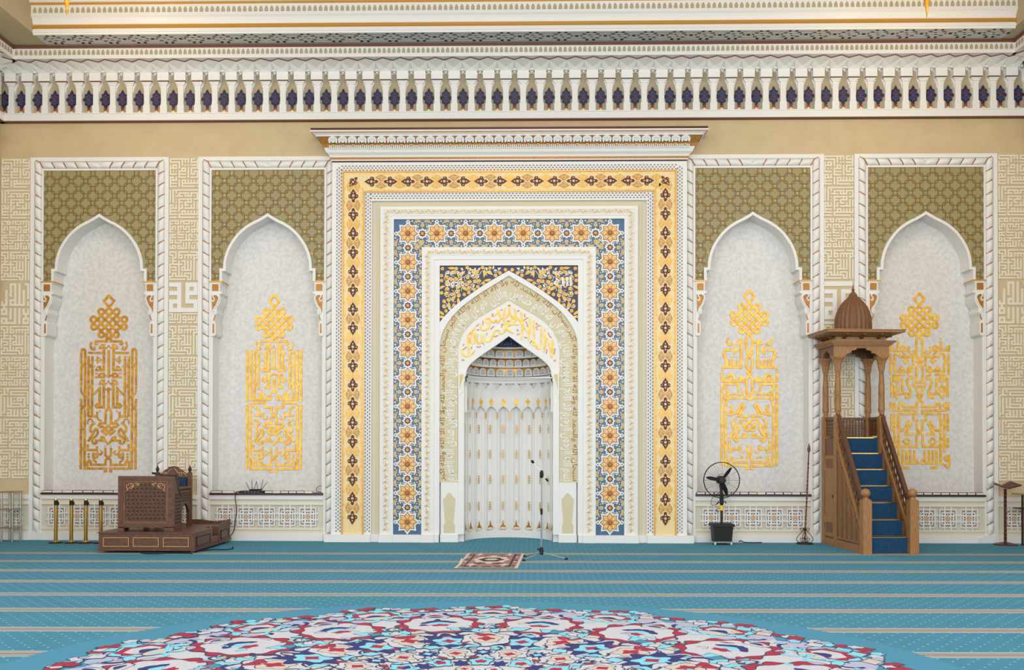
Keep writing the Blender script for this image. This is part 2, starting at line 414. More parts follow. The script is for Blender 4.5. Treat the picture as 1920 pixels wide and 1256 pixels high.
vm.add([A, B, C_, D_, P0, P1, P2, Q], [(0, 1, 7), (0, 7, 5), (1, 6, 7), (7, 4, 5), (7, 6, 4), (0, 5, 2), (1, 3, 6)], 0)
vm.add([(-h, -.35, zt), (0, -.47, zt), (h, -.35, zt), (-h, -.35, zt+.022), (0, -.47, zt+.022), (h, -.35, zt+.022)], [(0, 1, 4, 3), (1, 2, 5, 4)], 1)
vm.add([(-h, -.35, zt+.022), (0, -.47, zt+.022), (h, -.35, zt+.022), (h, 0, zt+.022), (-h, 0, zt+.022)], [(0, 1, 2, 3, 4)], 0)
vaultm = mesh('hanging_vault', vm, ['white', 'brown_line'])
dm = MB()                                                              # painted rosette
lob = []
for i in range(40):
    a = 2*PI*i/40; r = .80+.13*cos(8*a); e = abs(sin(a))**6*.30+abs(cos(a))**8*.16
    lob.append((.100*(r+e)*cos(a)*1.05, .158*(r+e)*sin(a)*.92))
dm.poly(lob, -.05, -.03, 0)
for cx_, cz_, r in ((-.035, .045, .022), (.035, .045, .022), (-.035, -.045, .022), (.035, -.045, .022), (0, .0, .02), (0, .085, .014), (0, -.085, .014)):
    dm.ribbon(circ(cx_, cz_, r, 8), .010, -.056, -.05, 1, closed=True)
dm.ribbon(cr([(-.06, .02), (-.02, .02), (.02, -.02), (.06, -.02)], 3), .009, -.057, -.05, 2)
for a in (-1, 1): dm.ribbon([(a*-.03, -.155), (a*.03, -.20)], .014, -.05, -.03, 2)
dm.poly([(-.012, .172), (0, .155), (.012, .172), (0, .205)], -.045, -.03, 3); dm.ribbon([(-.016, .18), (.016, .18)], .008, -.045, -.03, 3)
dm.poly([(-.05, -.275), (-.04, -.235), (0, -.195), (.04, -.235), (.05, -.275)], -.045, -.03, 3)
dm.poly([(-.035, -.275), (-.03, -.24), (0, -.215), (.03, -.24), (.035, -.275), (.012, -.275), (0, -.235), (-.012, -.275)], -.052, -.03, 4)
rosm = mesh('rosette', dm, ['navy', 'purple', 'red', 'gold_trim', 'cream'])
nf = 59
for i in range(-1, nf+1):
    x = (i-nf/2)*FP+.10
    if abs(x) > HALF-.12: continue
    put('column', colm, t3, Matrix.Translation((x, 0, 0))); put('hanging_vault', vaultm, t3, Matrix.Translation((x, 0, 0)))
for i in range(-1, nf):
    x = (i-(nf-1)/2)*FP+.10
    if abs(x) > HALF-.08: continue
    put('niche_hood', hoodm, t3, Matrix.Translation((x, 0, 0))); put('rosette', rosm, t3, Matrix.Translation((x, 0, 8.325)))
for s in (-1, 1):                                                      # the frieze returns along the side walls
    for k in range(3):
        R = Matrix.Translation((s*HALF, -.30-FP*k, 0)) @ Matrix.Rotation(-s*PI/2, 4, 'Z')
        put('niche_hood', hoodm, t3, R); put('rosette', rosm, t3, R @ Matrix.Translation((0, 0, 8.325)))
        R2 = Matrix.Translation((s*HALF, -.30-FP*(k+.5), 0)) @ Matrix.Rotation(-s*PI/2, 4, 'Z')
        put('column', colm, t3, R2); put('hanging_vault', vaultm, t3, R2)

# ------------------------------------------------------------------ square lettering bands on the piers
KA = ["#############.###.#", "#.......#.#.#.#...#", "#######.#.#.#.#####", "......#.#.........#", "#.###.#.#.#.#.#####", "#.#.#.#...........#", "#####.#.###.#.#####", "#.......#.#.#.#....", "#.#.#.#####.#.#.###", "#.....#.....#.#.#.#", "#####.#####.#.###.#", "......#.....#.....#", "###.#.#####.#.#####", "#.#.#..............", "#####.#.###.#.#.#.#", "#.....#.#.#.#.#.#.#", "#####.#.###########", "#.....#.#..........", "#####.#.#########.#"]
KB = ["0 2-18", "0 2 4", "0 2 4 6-12 14-18", "0 2 6 10 12 14 18", "0 2 4-8 10-14 16 18", "0 2 18", "0 2 4 6-14 16-18", "0 2 6 12 14", "0 2 4 6-8 10-14 16 18", "6 10 16 18", "0-2 4 6 8 10-12 14 16 18", "0 2 4 6 8 14 16 18", "0-4 6-8 10-16 18", "0 6", "0-4 6 8-10 12 14 16 18", "0 8 10 12 14 16 18", "0-4 6-18", "6", "0-4 6-16 18"]
KC = ["0-6 8-20", "0 4 6 8 10 14 16 18 20", "0-2 4-6 8 10-14 16 18 20", "0 18 20", "0 2-4 6-10 12-14 16-18 20", "0 2 4 6 8 10 12 14 20", "0-2 4 6 8 10-12 14 16-20", "0 6 14 16 18 20", "0-2 6-8 10 12-14 16-18 20", "6", "0-4 6-10 12 14-16 18-20", "0 2 12 14 16 20", "0-4 6-10 12 14 16 18 20", "0 12 14 20", "0-2 4 6-16 18-20", "0 2 4 8", "0-2 4-8 10 12 14-15 17 19-20", "10 12 14 20", "0 2-4 6-8 10 12 14 16 18 20", "0 2 4 6 8 10 12 14 16 18 20", "0-4 6-12 14 16-18 20"]
KD = ["0-4 6-12 14-18", "0 4 6 18", "0-2 4 6-8 10-18", "2 4 6 8 10 12 14 16 18", "0 2-4 6-8 10 12 14 16-18", "2 16", "0 2-4 6 8-10 12 14 16 18", "2 6 10 12 14 16 18", "0-8 10 12 14 16 18", "0 6 10 12 14 16 18", "0-4 6 8-10 12 14 16 18", "0 4 6 8 10 12 14 16 18", "0 2-4 6 8-14 16 18", "0 6 16 18", "0 2-4 6 8 10-14 16 18", "2 4 6 8 10 14 16 18", "0-2 4-12 14 16 18", "0 12 14 16 18", "0-10 12-14 16 18"]
KG = ["0 2-16", "2 4", "0 2 4 6-16", "2 6 16", "0-4 6-14 16", "0 16", "0 2 4 6 8 10-14 16", "0 2 4 6 10 12 14 16", "0 2 4 6 8 10-12 14 16", "0 2 4 6 14 16", "0 2 4 6-12 14 16", "0 2 4 6 12 14", "0 2 4-14 16", "0 2", "0 2 4-6 8 10 12 14-16", "0 2 6 8 10 12 14 16", "0-2 4-6 8 10 12 14-16", "0 4 6 8 10 12 16", "0 2 4-10 12-16"]
KE = ["###.###", "..#.#.#", "###.###", "..#.#..", "###.###", "#.#...#", "#######"]
KF = ["###.#.#.#.###########", "..#.#.#.#............", "###.#.#.#.###.#.#.#.#", "#.#.#.#.#.#.#.#.#.#.#", "#######.#.#########.#", "........#...#.......#", "#####.###.###.###.###"]
KH = ["4-6 8 11-12", "4 6 8 12", "4 6 8 12", "2 4 6 8 10 12", "2 4 6 8 10 12", "2 4 6 8 10 12", "2 6 8 10 12", "2 4-6 8 10", "0 2 4 6 8 10 12", "0-2 4-10 12", "1", "0-2 4 6 8 10 12", "0 2 4 6 8 10 12", "0-2 4 6 8 10-12", "4 6 8 11", "0-2 4 6 8 10-12", "0 2 6 8 10 12", "0-6 8 10-12"]
KBAR = ["#"]
def grid(rows):
    out = []; wd = 0
    for r in rows:
        s = set()
        if r[0] in '#.': s = {i for i, c in enumerate(r) if c == '#'}; wd = max(wd, len(r))
        else:
            for t in r.split():
                a, *b = t.split('-'); b = int(b[0]) if b else int(a); s |= set(range(int(a), b+1)); wd = max(wd, b+1)
        out.append(s)
    return out, wd
def kufic(mb, rows, x0, w_, ztop, h_, y0=-.018, y1=0.0):
    g, n = grid(rows); k = len(g); cw = w_/n; ch = h_/k
    for r in range(k):
        c = 0
        while c < n:
            if c in g[r]:
                e = c
                while e+1 in g[r]: e += 1
                mb.box(x0+c*cw, x0+(e+1)*cw, y0, y1, ztop-(r+1)*ch, ztop-r*ch); c = e+1
            else: c += 1
BANDLAB = {-9.366: 'square lettering band in the left corner beside the leftmost arched panel', -6.153: 'square lettering band behind the carved chair, between two left panels',
           6.153: 'square lettering band behind the pulpit dome', 9.366: 'square lettering band at right edge above the dark book stand'}
for cx in (-9.366, -6.153, 6.153, 9.366):
    b = thing('lettering_band', BANDLAB[cx], 'relief', (cx, 0, 1), 'square lettering bands on the piers')
    w_ = .545; x0 = cx-w_/2; zt_ = 7.215; outer = abs(cx) > 9
    seq = [(KA, 0, .545), (KB, .587, .545), (KC, 1.174, .545), (KD, 1.761, .545)]
    if outer: seq += [(KH, 2.36, .78)]
    elif cx < 0: seq += [(KE, 2.35, .56), (KF, 2.93, .19)]
    else: seq += [(KBAR, 2.35, .09), (KE, 2.50, .56), (KBAR, 3.10, .05)]
    seq += [(KD, 3.17, .545), (KC, 3.757, .545), (KG, 4.344, .545), (KB, 4.93, .545), (KA, 5.51, .545)]
    for rows, dz, hh in seq:
        mb = MB(); kufic(mb, rows, x0, w_, zt_-dz, hh); obj('letter_block', mb, 'white' if rows is KE or rows is KBAR else 'kufic_cream', b)
# ------------------------------------------------------------------ arched wall panels
ARC = [(0, 0), (-.085, -.056), (-.169, -.104), (-.25, -.145), (-.325, -.182), (-.42, -.242), (-.507, -.312), (-.59, -.396), (-.663, -.494), (-.72, -.582), (-.767, -.676), (-.8, -.765), (-.824, -.858), (-.836, -.94), (-.84, -1.014)]
AZ, PH = 6.165, 1.07                     # apex height, half width of the opening field
left = [(-.91, 4.875), (-.91, 5.125), (-.84, 5.125)] + [(x, AZ+z) for x, z in ARC[::-1]][1:]
OUT = left + [(-x, z) for x, z in left[::-1]][1:]
INN = offs(OUT, -.05)
INN[0] = (-.86, 4.875); INN[-1] = (.86, 4.875)
def knot(cy):                             # interlaced ornament above every inscription; design units
    k = 2.645
    def P(c, s_): return (((c+s_)/2-254)*k, ((s_-c)/2-256)*k+cy)
    path = []
    def uturn(c1, c2, s_, d):
        m_ = (c1+c2)/2; r = abs(c1-c2)/2; out = []
        for i in range(1, 8):
            a = PI*i/8; out.append(P(m_ + (c1-m_)*cos(a), s_ + d*r*1.15*sin(a)))
        return out
    path += [P(98, 412)]
    for i in range(1, 6): path.append(P(98, 412+(626-412)*i/5))
    path += uturn(98, 48, 626, 1)
    for i in range(6): path.append(P(48, 626-(626-388)*i/5))
    path += uturn(48, -2, 388, -1)
    for i in range(6): path.append(P(-2, 388+(626-388)*i/5))
    path += uturn(-2, -52, 626, 1)
    for i in range(6): path.append(P(-52, 626-(626-388)*i/5))
    path += uturn(-52, -102, 388, -1)
    for i in range(6): path.append(P(-102, 388+(614-388)*i/5))
    return path
def design(mb, D, cx, z0, sc, yb):
    def pt(p, s): return (cx+s*p[0]*sc, z0-p[1]*sc)
    for e in D:
        t = e[0]
        for s in (1, -1):
            if t == 'b': mb.ribbon([pt(p, s) for p in e[2]], e[1]*1.18*sc, yb-.009, yb)
            elif t == 's': mb.ribbon([pt(p, s) for p in cr(e[2], 5)], e[1]*1.18*sc, yb-.009, yb)
            elif t == 'p': mb.k = (getattr(mb, 'k', 0)+1) % 12; mb.poly([pt(p, s) for p in e[2]], yb-.009-mb.k*.0003, yb)
            elif t == 'r': mb.ribbon([pt(p, s) for p in circ(e[2][0], e[2][1], e[2][2], 12)], e[1]*1.18*sc, yb-.0095, yb, closed=True)
            elif t == 'd': mb.k = (getattr(mb, 'k', 0)+1) % 12; mb.poly([pt(p, s) for p in circ(e[2][0], e[2][1], e[2][2], 4 if e[1] else 8)], yb-.0096-mb.k*.0003, yb)
            elif t == 'h': mb.poly([pt(p, s) for p in circ(e[2][0], e[2][1], e[2][2], 6)], yb-.016, yb, 1)
            if t == 'c': break
        if t == 'c': mb.ribbon([pt(p, 1) for p in e[2]], e[1]*1.18*sc, yb-.009, yb)
def pair(a, b, ys, w=36):                 # two strands that cross at the given heights
    out = []; L = [a, b]
    for s0, s1 in ((a, b), (b, a)):
        p = [(s0, ys[0])]; cur, oth = s0, s1
        for y in ys[1:-1]:
            p += [(cur, y-22), (oth, y+22)]; cur, oth = oth, cur
        p.append((cur, ys[-1])); out.append(('b', w, p))
    return out
HEAD = [('b', 36, [(35, 110), (35, 225), (235, 225)]), ('s', 24, [(225, 232), (238, 262), (212, 280), (192, 262)]), ('s', 30, [(292, 235), (312, 300), (277, 360), (222, 350)]),
        ('d', 0, (242, 322, 13)), ('p', 0, [(167, 357), (150, 300), (110, 268), (62, 268), (62, 325), (25, 325), (2, 285), (2, 312), (30, 347), (60, 357)]), ('h', 0, (112, 312, 14))]
SWAN = [('s', 22, [(350, 1635), (352, 1580), (320, 1545), (280, 1555), (268, 1600)]), ('s', 36, [(225, 1605), (285, 1650), (305, 1710), (290, 1770)]),
        ('s', 36, [(345, 1925), (280, 1820), (215, 1712), (180, 1768), (198, 1820), (240, 1855), (276, 1895), (264, 1945), (225, 1962), (188, 1940)]), ('b', 34, [(225, 1912), (60, 1912)]),
        ('s', 30, [(120, 1838), (70, 1865), (45, 1920), (0, 1972)]), ('b', 30, [(120, 1835), (118, 1912)])]
FOOT = [('b', 34, [(350, 1972), (350, 2071), (195, 2071), (190, 2005)]), ('s', 28, [(197, 2071), (165, 2138), (122, 2140), (95, 2095)]), ('d', 0, (127, 2081, 12)), ('d', 0, (48, 2001, 11)),
        ('b', 34, [(47, 2031), (47, 2160), (-45, 2240), (-45, 2321), (-295, 2321), (-297, 2275), (-325, 2245), (-355, 2275), (-355, 2385)]), ('b', 34, [(404, 2385), (35, 2385), (35, 2430), (72, 2434)]),
        ('d', 1, (332, 2141, 24)), ('d', 1, (332, 2190, 24)), ('s', 32, [(268, 2122), (205, 2150), (188, 2190), (245, 2202)]), ('s', 30, [(258, 2130), (252, 2230), (192, 2285)])]
D1 = HEAD + pair(468, 404, [600, 635, 975]) + [('s', 36, [(468, 602), (468, 400), (436, 358), (404, 400), (404, 602)]), ('b', 38, [(82, 357), (82, 716)]), ('b', 32, [(95, 420), (352, 420)]),
      ('c', 38, [(0, 372), (0, 840)]), ('c', 26, [(-60, 805), (60, 805)]), ('p', 0, [(232, 543), (205, 530), (200, 468), (165, 500), (112, 540), (165, 580), (197, 612), (205, 556)]), ('h', 0, (155, 540, 15)),
      ('p', 0, [(232, 732), (215, 680), (180, 645), (128, 642), (130, 692), (64, 692), (64, 732)]), ('h', 0, (175, 688, 15)), ('d', 0, (240, 650, 12)),
      ('p', 0, [(235, 850), (225, 815), (180, 812), (165, 780), (120, 755), (65, 755), (65, 850)]), ('h', 0, (115, 808, 15)), ('d', 0, (215, 772, 12)), ('d', 0, (185, 772, 12)),
      ('p', 0, [(170, 965), (150, 905), (110, 872), (60, 870), (60, 930), (25, 935), (2, 880), (2, 908), (30, 957), (60, 965)]), ('h', 0, (112, 922, 15)),
      ('b', 38, [(82, 972), (82, 1345), (195, 1345), (214, 1318), (195, 1292), (150, 1292), (150, 1035)]), ('b', 30, [(132, 1000), (262, 1135)]), ('c', 38, [(0, 1010), (0, 1370)]), ('c', 26, [(-50, 1040), (50, 1040)]),
      ('s', 30, [(470, 990), (462, 1090), (415, 1150)]), ('b', 36, [(404, 975), (404, 1325), (468, 1373)]), ('b', 36, [(478, 1200), (468, 1230), (468, 1325), (404, 1373)]), ('b', 26, [(404, 1170), (340, 1170)])] \
     + pair(468, 404, [1373, 1701, 2051, 2398]) + pair(345, 280, [475, 640, 985, 1341, 1500]) + [('b', 34, [(345, 1501), (200, 1501), (186, 1420)]), ('s', 26, [(195, 1505), (160, 1562), (108, 1574)]), ('d', 0, (145, 1411, 13)),
      ('b', 36, [(0, 1350), (40, 1400), (47, 1430), (47, 1616), (140, 1616), (165, 1646), (140, 1676), (95, 1676), (-40, 1805), (-105, 1750), (0, 1650)])] + SWAN + FOOT
D2 = HEAD + pair(460, 397, [370, 635, 950, 1225]) + [('b', 34, [(397, 1225), (397, 1212), (120, 1212)]), ('b', 34, [(460, 1220), (460, 1250)]), ('s', 36, [(335, 605), (335, 440), (300, 402), (268, 440), (268, 605)])] + pair(335, 268, [600, 640, 945, 1040]) \
     + [('b', 36, [(335, 1040), (335, 1200)]), ('b', 38, [(85, 357), (85, 720), (180, 720), (200, 690), (180, 662), (145, 662), (145, 435)]), ('b', 34, [(60, 420), (205, 420)]), ('c', 38, [(0, 375), (0, 690)]), ('c', 28, [(-85, 682), (85, 682)]), ('d', 1, (210, 540, 24)),
      ('c', 40, [(0, 850), (0, 1105)]), ('c', 34, [(-60, 1082), (60, 1082)]), ('b', 34, [(0, 770), (60, 790), (145, 790)]), ('b', 40, [(82, 790), (82, 1025)]), ('p', 0, star(160, 875, 62, 38, 5)), ('p', 0, [(165, 1025), (140, 970), (100, 940), (62, 940), (62, 1025)]),
      ('p', 0, [(280, 1092), (150, 1092), (188, 1200), (240, 1200)]), ('r', 34, (82, 1178, 34)), ('d', 0, (215, 1056, 13)),
      ('b', 36, [(400, 1266), (160, 1266), (148, 1340), (40, 1345), (40, 1430), (-45, 1530), (-45, 1616), (-140, 1616), (-165, 1646), (-140, 1676), (-95, 1676), (40, 1805), (105, 1750), (0, 1650)]),
      ('s', 36, [(345, 1325), (270, 1380), (258, 1470)]), ('b', 30, [(345, 1480), (190, 1480), (180, 1425)]), ('s', 28, [(190, 1480), (160, 1540), (105, 1530)]), ('d', 0, (120, 1497, 13))] + pair(460, 400, [1300, 1701, 2051, 2390]) + SWAN + FOOT
BR3 = [('b', 36, [(0, 135), (50, 205), (50, 400), (-35, 470), (0, 512), (50, 572), (50, 690), (-35, 782), (0, 830), (50, 900), (50, 1110), (28, 1150)])]
D3 = BR3 + [('s', 30, [(345, 205), (372, 270), (335, 332), (268, 300)]), ('d', 0, (305, 285, 12)), ('p', 0, [(232, 322), (210, 262), (170, 230), (122, 230), (122, 322)]), ('h', 0, (172, 280, 14)), ('b', 38, [(138, 322), (138, 700)]), ('s', 24, [(125, 292), (95, 290), (55, 262)]),
      ('p', 0, [(265, 345), (160, 412), (250, 492), (265, 470)]), ('h', 0, (205, 425, 12)), ('s', 40, [(300, 415), (390, 412), (425, 460), (405, 540), (382, 620), (385, 690)]), ('b', 36, [(470, 702), (122, 702)]),
      ('b', 34, [(322, 565), (322, 700)]), ('b', 34, [(258, 578), (258, 700)]), ('b', 34, [(198, 592), (198, 700)]), ('d', 0, (310, 528, 11)), ('d', 0, (265, 528, 11)), ('d', 0, (215, 528, 11)), ('d', 0, (475, 530, 12)), ('d', 0, (465, 748, 12)), ('d', 0, (440, 748, 12)),
      ('b', 36, [(458, 785), (458, 932), (110, 932)]), ('s', 36, [(388, 932), (370, 865), (315, 820), (260, 865), (238, 932)]), ('b', 26, [(315, 850), (315, 930)]), ('p', 0, [(178, 838), (178, 932), (112, 932), (85, 985), (78, 905), (118, 862)]),
      ('b', 36, [(180, 1100), (180, 985), (402, 985), (402, 1050), (345, 1130)]), ('b', 30, [(400, 1152), (120, 1152), (112, 1095)]), ('b', 32, [(340, 1216), (40, 1216)]), ('r', 30, (388, 1196, 34)), ('r', 34, (0, 1202, 42)),
      ('b', 36, [(460, 985), (460, 1340)]), ('b', 36, [(340, 1216), (398, 1300), (398, 1345)])] + pair(460, 398, [1340, 1660, 2020, 2350]) \
     + [('s', 38, [(335, 1345), (292, 1370), (300, 1430), (335, 1500), (262, 1478)]), ('b', 38, [(275, 1475), (205, 1460), (120, 1315), (90, 1345), (180, 1518), (20, 1520)]),
      ('s', 32, [(-30, 1585), (-110, 1572), (-150, 1610), (-105, 1655), (30, 1762), (92, 1712), (-40, 1590)]), ('s', 36, [(220, 1560), (278, 1630), (270, 1720)]),
      ('s', 36, [(335, 1888), (270, 1775), (205, 1668), (170, 1722), (195, 1790), (262, 1855), (250, 1920), (212, 1935), (180, 1900)]), ('b', 34, [(262, 1872), (110, 1872)]), ('p', 0, [(115, 1808), (32, 1815), (25, 1890), (115, 1890)]),
      ('s', 36, [(335, 1928), (335, 2090), (305, 2120), (270, 2072), (170, 2068), (165, 2005)]), ('s', 26, [(172, 2080), (135, 2132), (88, 2108)]), ('b', 34, [(36, 2008), (36, 2120), (-36, 2210), (-36, 2291), (-268, 2291), (-290, 2225), (-318, 2206), (-345, 2240), (-345, 2350)]),
      ('b', 34, [(398, 2352), (30, 2352), (30, 2402), (72, 2402)]), ('d', 1, (185, 2210, 26)), ('d', 1, (125, 2210, 26))]
D4 = [('b', 36, [(0, 190), (50, 245), (50, 520), (-40, 600), (0, 640), (50, 700), (50, 930)]), ('c', 34, [(-80, 948), (80, 948), (106, 985), (80, 1022), (-80, 1022), (-106, 985), (-80, 948)]), ('b', 34, [(42, 1035), (42, 1085), (-40, 1165), (0, 1235), (48, 1290), (48, 1361), (262, 1361), (285, 1310), (325, 1300), (342, 1340), (342, 1421)]),
      ('b', 34, [(490, 330), (490, 412), (215, 412)]), ('p', 0, [(490, 322), (400, 400), (490, 412)]), ('b', 36, [(355, 268), (355, 412)]), ('r', 32, (268, 378, 34)), ('s', 26, [(285, 420), (262, 462), (225, 475)]), ('s', 32, [(168, 350), (182, 420), (135, 472), (75, 442)]), ('d', 0, (110, 422, 14)), ('d', 0, (352, 215, 13)),
      ('b', 36, [(410, 470), (410, 570), (480, 640), (480, 822)]), ('b', 36, [(480, 470), (480, 570), (410, 640), (410, 762), (110, 762)]), ('b', 36, [(410, 478), (345, 478), (322, 522), (100, 522), (100, 672)]), ('p', 0, circ(225, 590, 58, 4)), ('d', 1, (298, 722, 50)), ('h', 0, (298, 730, 14)), ('r', 34, (150, 722, 34)), ('s', 28, [(192, 775), (170, 830), (110, 850)]),
      ('b', 36, [(420, 822), (250, 822)]), ('r', 36, (372, 900, 38)), ('b', 36, [(420, 822), (420, 940)]), ('b', 36, [(280, 878), (280, 1145)]), ('s', 38, [(95, 876), (170, 885), (205, 940), (170, 1040), (148, 1110), (170, 1195), (245, 1206)]), ('b', 32, [(160, 1142), (335, 1142)]), ('r', 34, (372, 1060, 36)), ('s', 36, [(412, 1010), (412, 1150), (375, 1205), (330, 1150)]), ('b', 36, [(465, 868), (465, 1195)]), ('d', 0, (372, 985, 13)),
      ('b', 34, [(445, 1421), (45, 1421), (45, 1492)]), ('r', 34, (438, 1335, 34)), ('b', 36, [(476, 1285), (476, 1421)]), ('b', 34, [(100, 1612), (100, 1480), (350, 1480)]), ('b', 36, [(468, 1475), (468, 1760)])] + pair(412, 345, [1475, 1640, 1900, 2110]) \
     + [('b', 36, [(345, 2110), (345, 2312), (400, 2312)]), ('b', 38, [(345, 1752), (268, 1752), (180, 1618), (148, 1655), (232, 1815), (100, 1818)]), ('b', 36, [(45, 1568), (45, 1740), (-52, 1830), (-52, 2022), (-468, 2022), (-468, 1880)]), ('b', 32, [(215, 1880), (272, 1935), (215, 1995), (160, 1935), (215, 1880)]),
      ('b', 36, [(85, 2080), (85, 2300)]), ('b', 36, [(155, 2080), (155, 2300)]), ('b', 36, [(218, 2080), (218, 2300), (12, 2300)]), ('r', 30, (62, 2268, 26)), ('b', 36, [(280, 2080), (280, 2374), (170, 2376)]), ('s', 34, [(492, 2160), (492, 2320), (455, 2372), (420, 2315)]), ('r', 34, (448, 2220, 34))]
ANCH = [(145+527/8.975, 615, D1, -83, 'gold'), (455+530/8.975, 615, D2, -83, 'gold_bright'), (1345+540/8.975, 610, D3, -110, 'gold_bright'), (1664+540/8.975, 610, D4, -65, 'gold_bright')]  # leftmost gold darker, others brighter: reflected light put into the colours
PLAB = ['arched wall panel with gold lettering behind the brass posts, leftmost of four', 'arched wall panel with gold lettering above the router, just left of the prayer niche',
        'arched wall panel with gold lettering behind the black fan', 'arched wall panel with gold lettering right of the pulpit, rightmost of four']
# one twist of the rope moulding (runs along +Z), and its gilt groove
tm = MB(); RP, RW = .222, .062
segs, ns = 7, 6
vs_ = []
for j in range(ns+1):
    t = j/ns; bul = .55+.75*sin(PI*t)**.8
    for i in range(segs+1):
        a = PI*i/segs; x = -RW*cos(a); z = (t-.5)*RP*.93 + x/RW*.034; vs_.append((x, -.045*sin(a)*bul-.004, z))
tm.add(vs_, [(j*(segs+1)+i, j*(segs+1)+i+1, (j+1)*(segs+1)+i+1, (j+1)*(segs+1)+i) for j in range(ns) for i in range(segs)], 0)
twist = mesh('rope_twist', tm, ['white'], True)
tm = MB(); vs_ = []
for i in range(segs+1):
    a = PI*i/segs; x = -RW*cos(a)
    for dz in (-.009, .009): vs_.append((x, -.034*sin(a)-.006, RP/2 + x/RW*.034 + dz))
tm.add(vs_, [(2*i, 2*i+1, 2*i+3, 2*i+2) for i in range(segs)], 0)
groove = mesh('gilt_groove', tm, ['gold_dark'], True)
def rope(p0, p1, parent, flip=1):
    d = (Vector(p1)-Vector(p0)); n = max(1, round(d.length/RP)); ang = math.atan2(d.x, d.z); k = d.length/n/RP
    for i in range(n):
        c = Vector(p0)+d*((i+.5)/n); Mx = T(c.x, c.y, c.z, ang, flip, k)
        tw = put('rope_twist', twist, parent, Mx)
        put('gilt_groove', groove, tw, Mx)
LP_ = .39
lm = MB()                                                              # one star of the dado lattice
fw, fh = .1625, .177
lm.poly(rect(-fw, fw, -fh, fh), -.012, 0, 1)
lm.poly(rect(-fw, fw, -fh, fh), -.03, -.0, 0, holes=[rect(-fw+.024, fw-.024, -fh+.024, fh-.024)])
lm.poly(rect(-.116, .116, -.118, .118), -.024, -.01, 0, holes=[rect(-.096, .096, -.098, .098)])
lm.poly(rect(-.096, .096, -.098, .098), -.018, -.01, 0)
lm.poly(star(0, 0, .062, .045), -.021, -.017, 2)
for i in range(12):
    a = PI/6*i+PI/12; q = .09; x, z = q*cos(a), q*sin(a); k = .082/max(abs(x), abs(z)) if i % 3 == 1 else .078/max(abs(x), abs(z)); x *= k; z *= k
    lm.poly(star(x, z, .0175, .0175, 2, PI/4), -.020, -.017, 3)
for x in (-.058, .058):
    for z0, z1 in ((fh-.024, .218), (-.218, -fh+.024), (.098, fh), (-fh, -.098)): lm.poly(rect(x-.0125, x+.0125, z0, z1), -.027, 0, 0)
for z in (-.058, .058):
    for x0, x1 in ((.096, .195), (-.195, -.096)): lm.poly(rect(x0, x1, z-.0125, z+.0125), -.0265, 0, 0)
latt = mesh('lattice_star', lm, ['white', 'dado_brown', 'dado_tan', 'dot_dark'])
def dado(parent, x0, x1, cx, ks):
    mb = MB()
    mb.box(x0, x1, -.06, 0, .775, .855, 0); mb.box(x0, x1, -.03, 0, .71, .775, 1); mb.box(x0, x1, -.045, 0, .672, .71, 2); mb.box(x0, x1, -.012, 0, .235, .672, 3)
    mb.box(x0, x1, -.045, 0, .205, .235, 2); mb.box(x0, x1, -.03, 0, .13, .205, 1); mb.box(x0, x1, -.07, 0, 0, .13, 0)
    obj('dado', mb, ['white', 'sage', 'cream', 'dado_field'], parent)
    for k in ks: put('lattice_star', latt, parent, Matrix.Translation((cx+k*LP_, -.012, .453)))
bm_ = MB()                                                             # bracket for the left jamb; the right one is mirrored
prof = [(0, 4.875), (.21, 4.875), (.21, 4.85), (.175, 4.84), (.175, 4.69), (.21, 4.68), (.21, 4.65), (.16, 4.63), (.19, 4.56), (.165, 4.46), (.11, 4.36), (.125, 4.28), (.09, 4.2), (.075, 4.12), (.095, 4.10), (.095, 3.88), (.07, 3.85), (0, 3.85)]
bm_.poly(prof, -.05, .32, 0)
bm_.poly(rect(.03, .145, 4.70, 4.825), -.066, -.05, 1); bm_.poly([(.02, 4.62), (.14, 4.61), (.165, 4.54), (.09, 4.38), (.03, 4.3)], -.056, -.05, 1)
bm_.ribbon(cr([(.03, 4.52), (.06, 4.50), (.075, 4.55), (.045, 4.60), (.10, 4.625), (.16, 4.57), (.12, 4.44), (.055, 4.34), (.07, 4.27), (.11, 4.27), (.10, 4.31)], 4), .022, -.075, -.05, 0)
bm_.ribbon([(.09, 4.24), (.06, 4.14)], .02, -.06, -.05, 1); bm_.poly(rect(.04, .07, 3.9, 4.08), -.056, -.05, 1); bm_.box(-.02, .225, -.07, .32, 4.865, 4.885, 2)
brack = mesh('bracket', bm_, ['white', 'gold_dark', 'gold_trim'])
gs = MB(); gs.poly(star(0, 0, .032, .012, 4), -.012, 0, 0); gstar = mesh('gold_star', gs, ['gold_trim'])
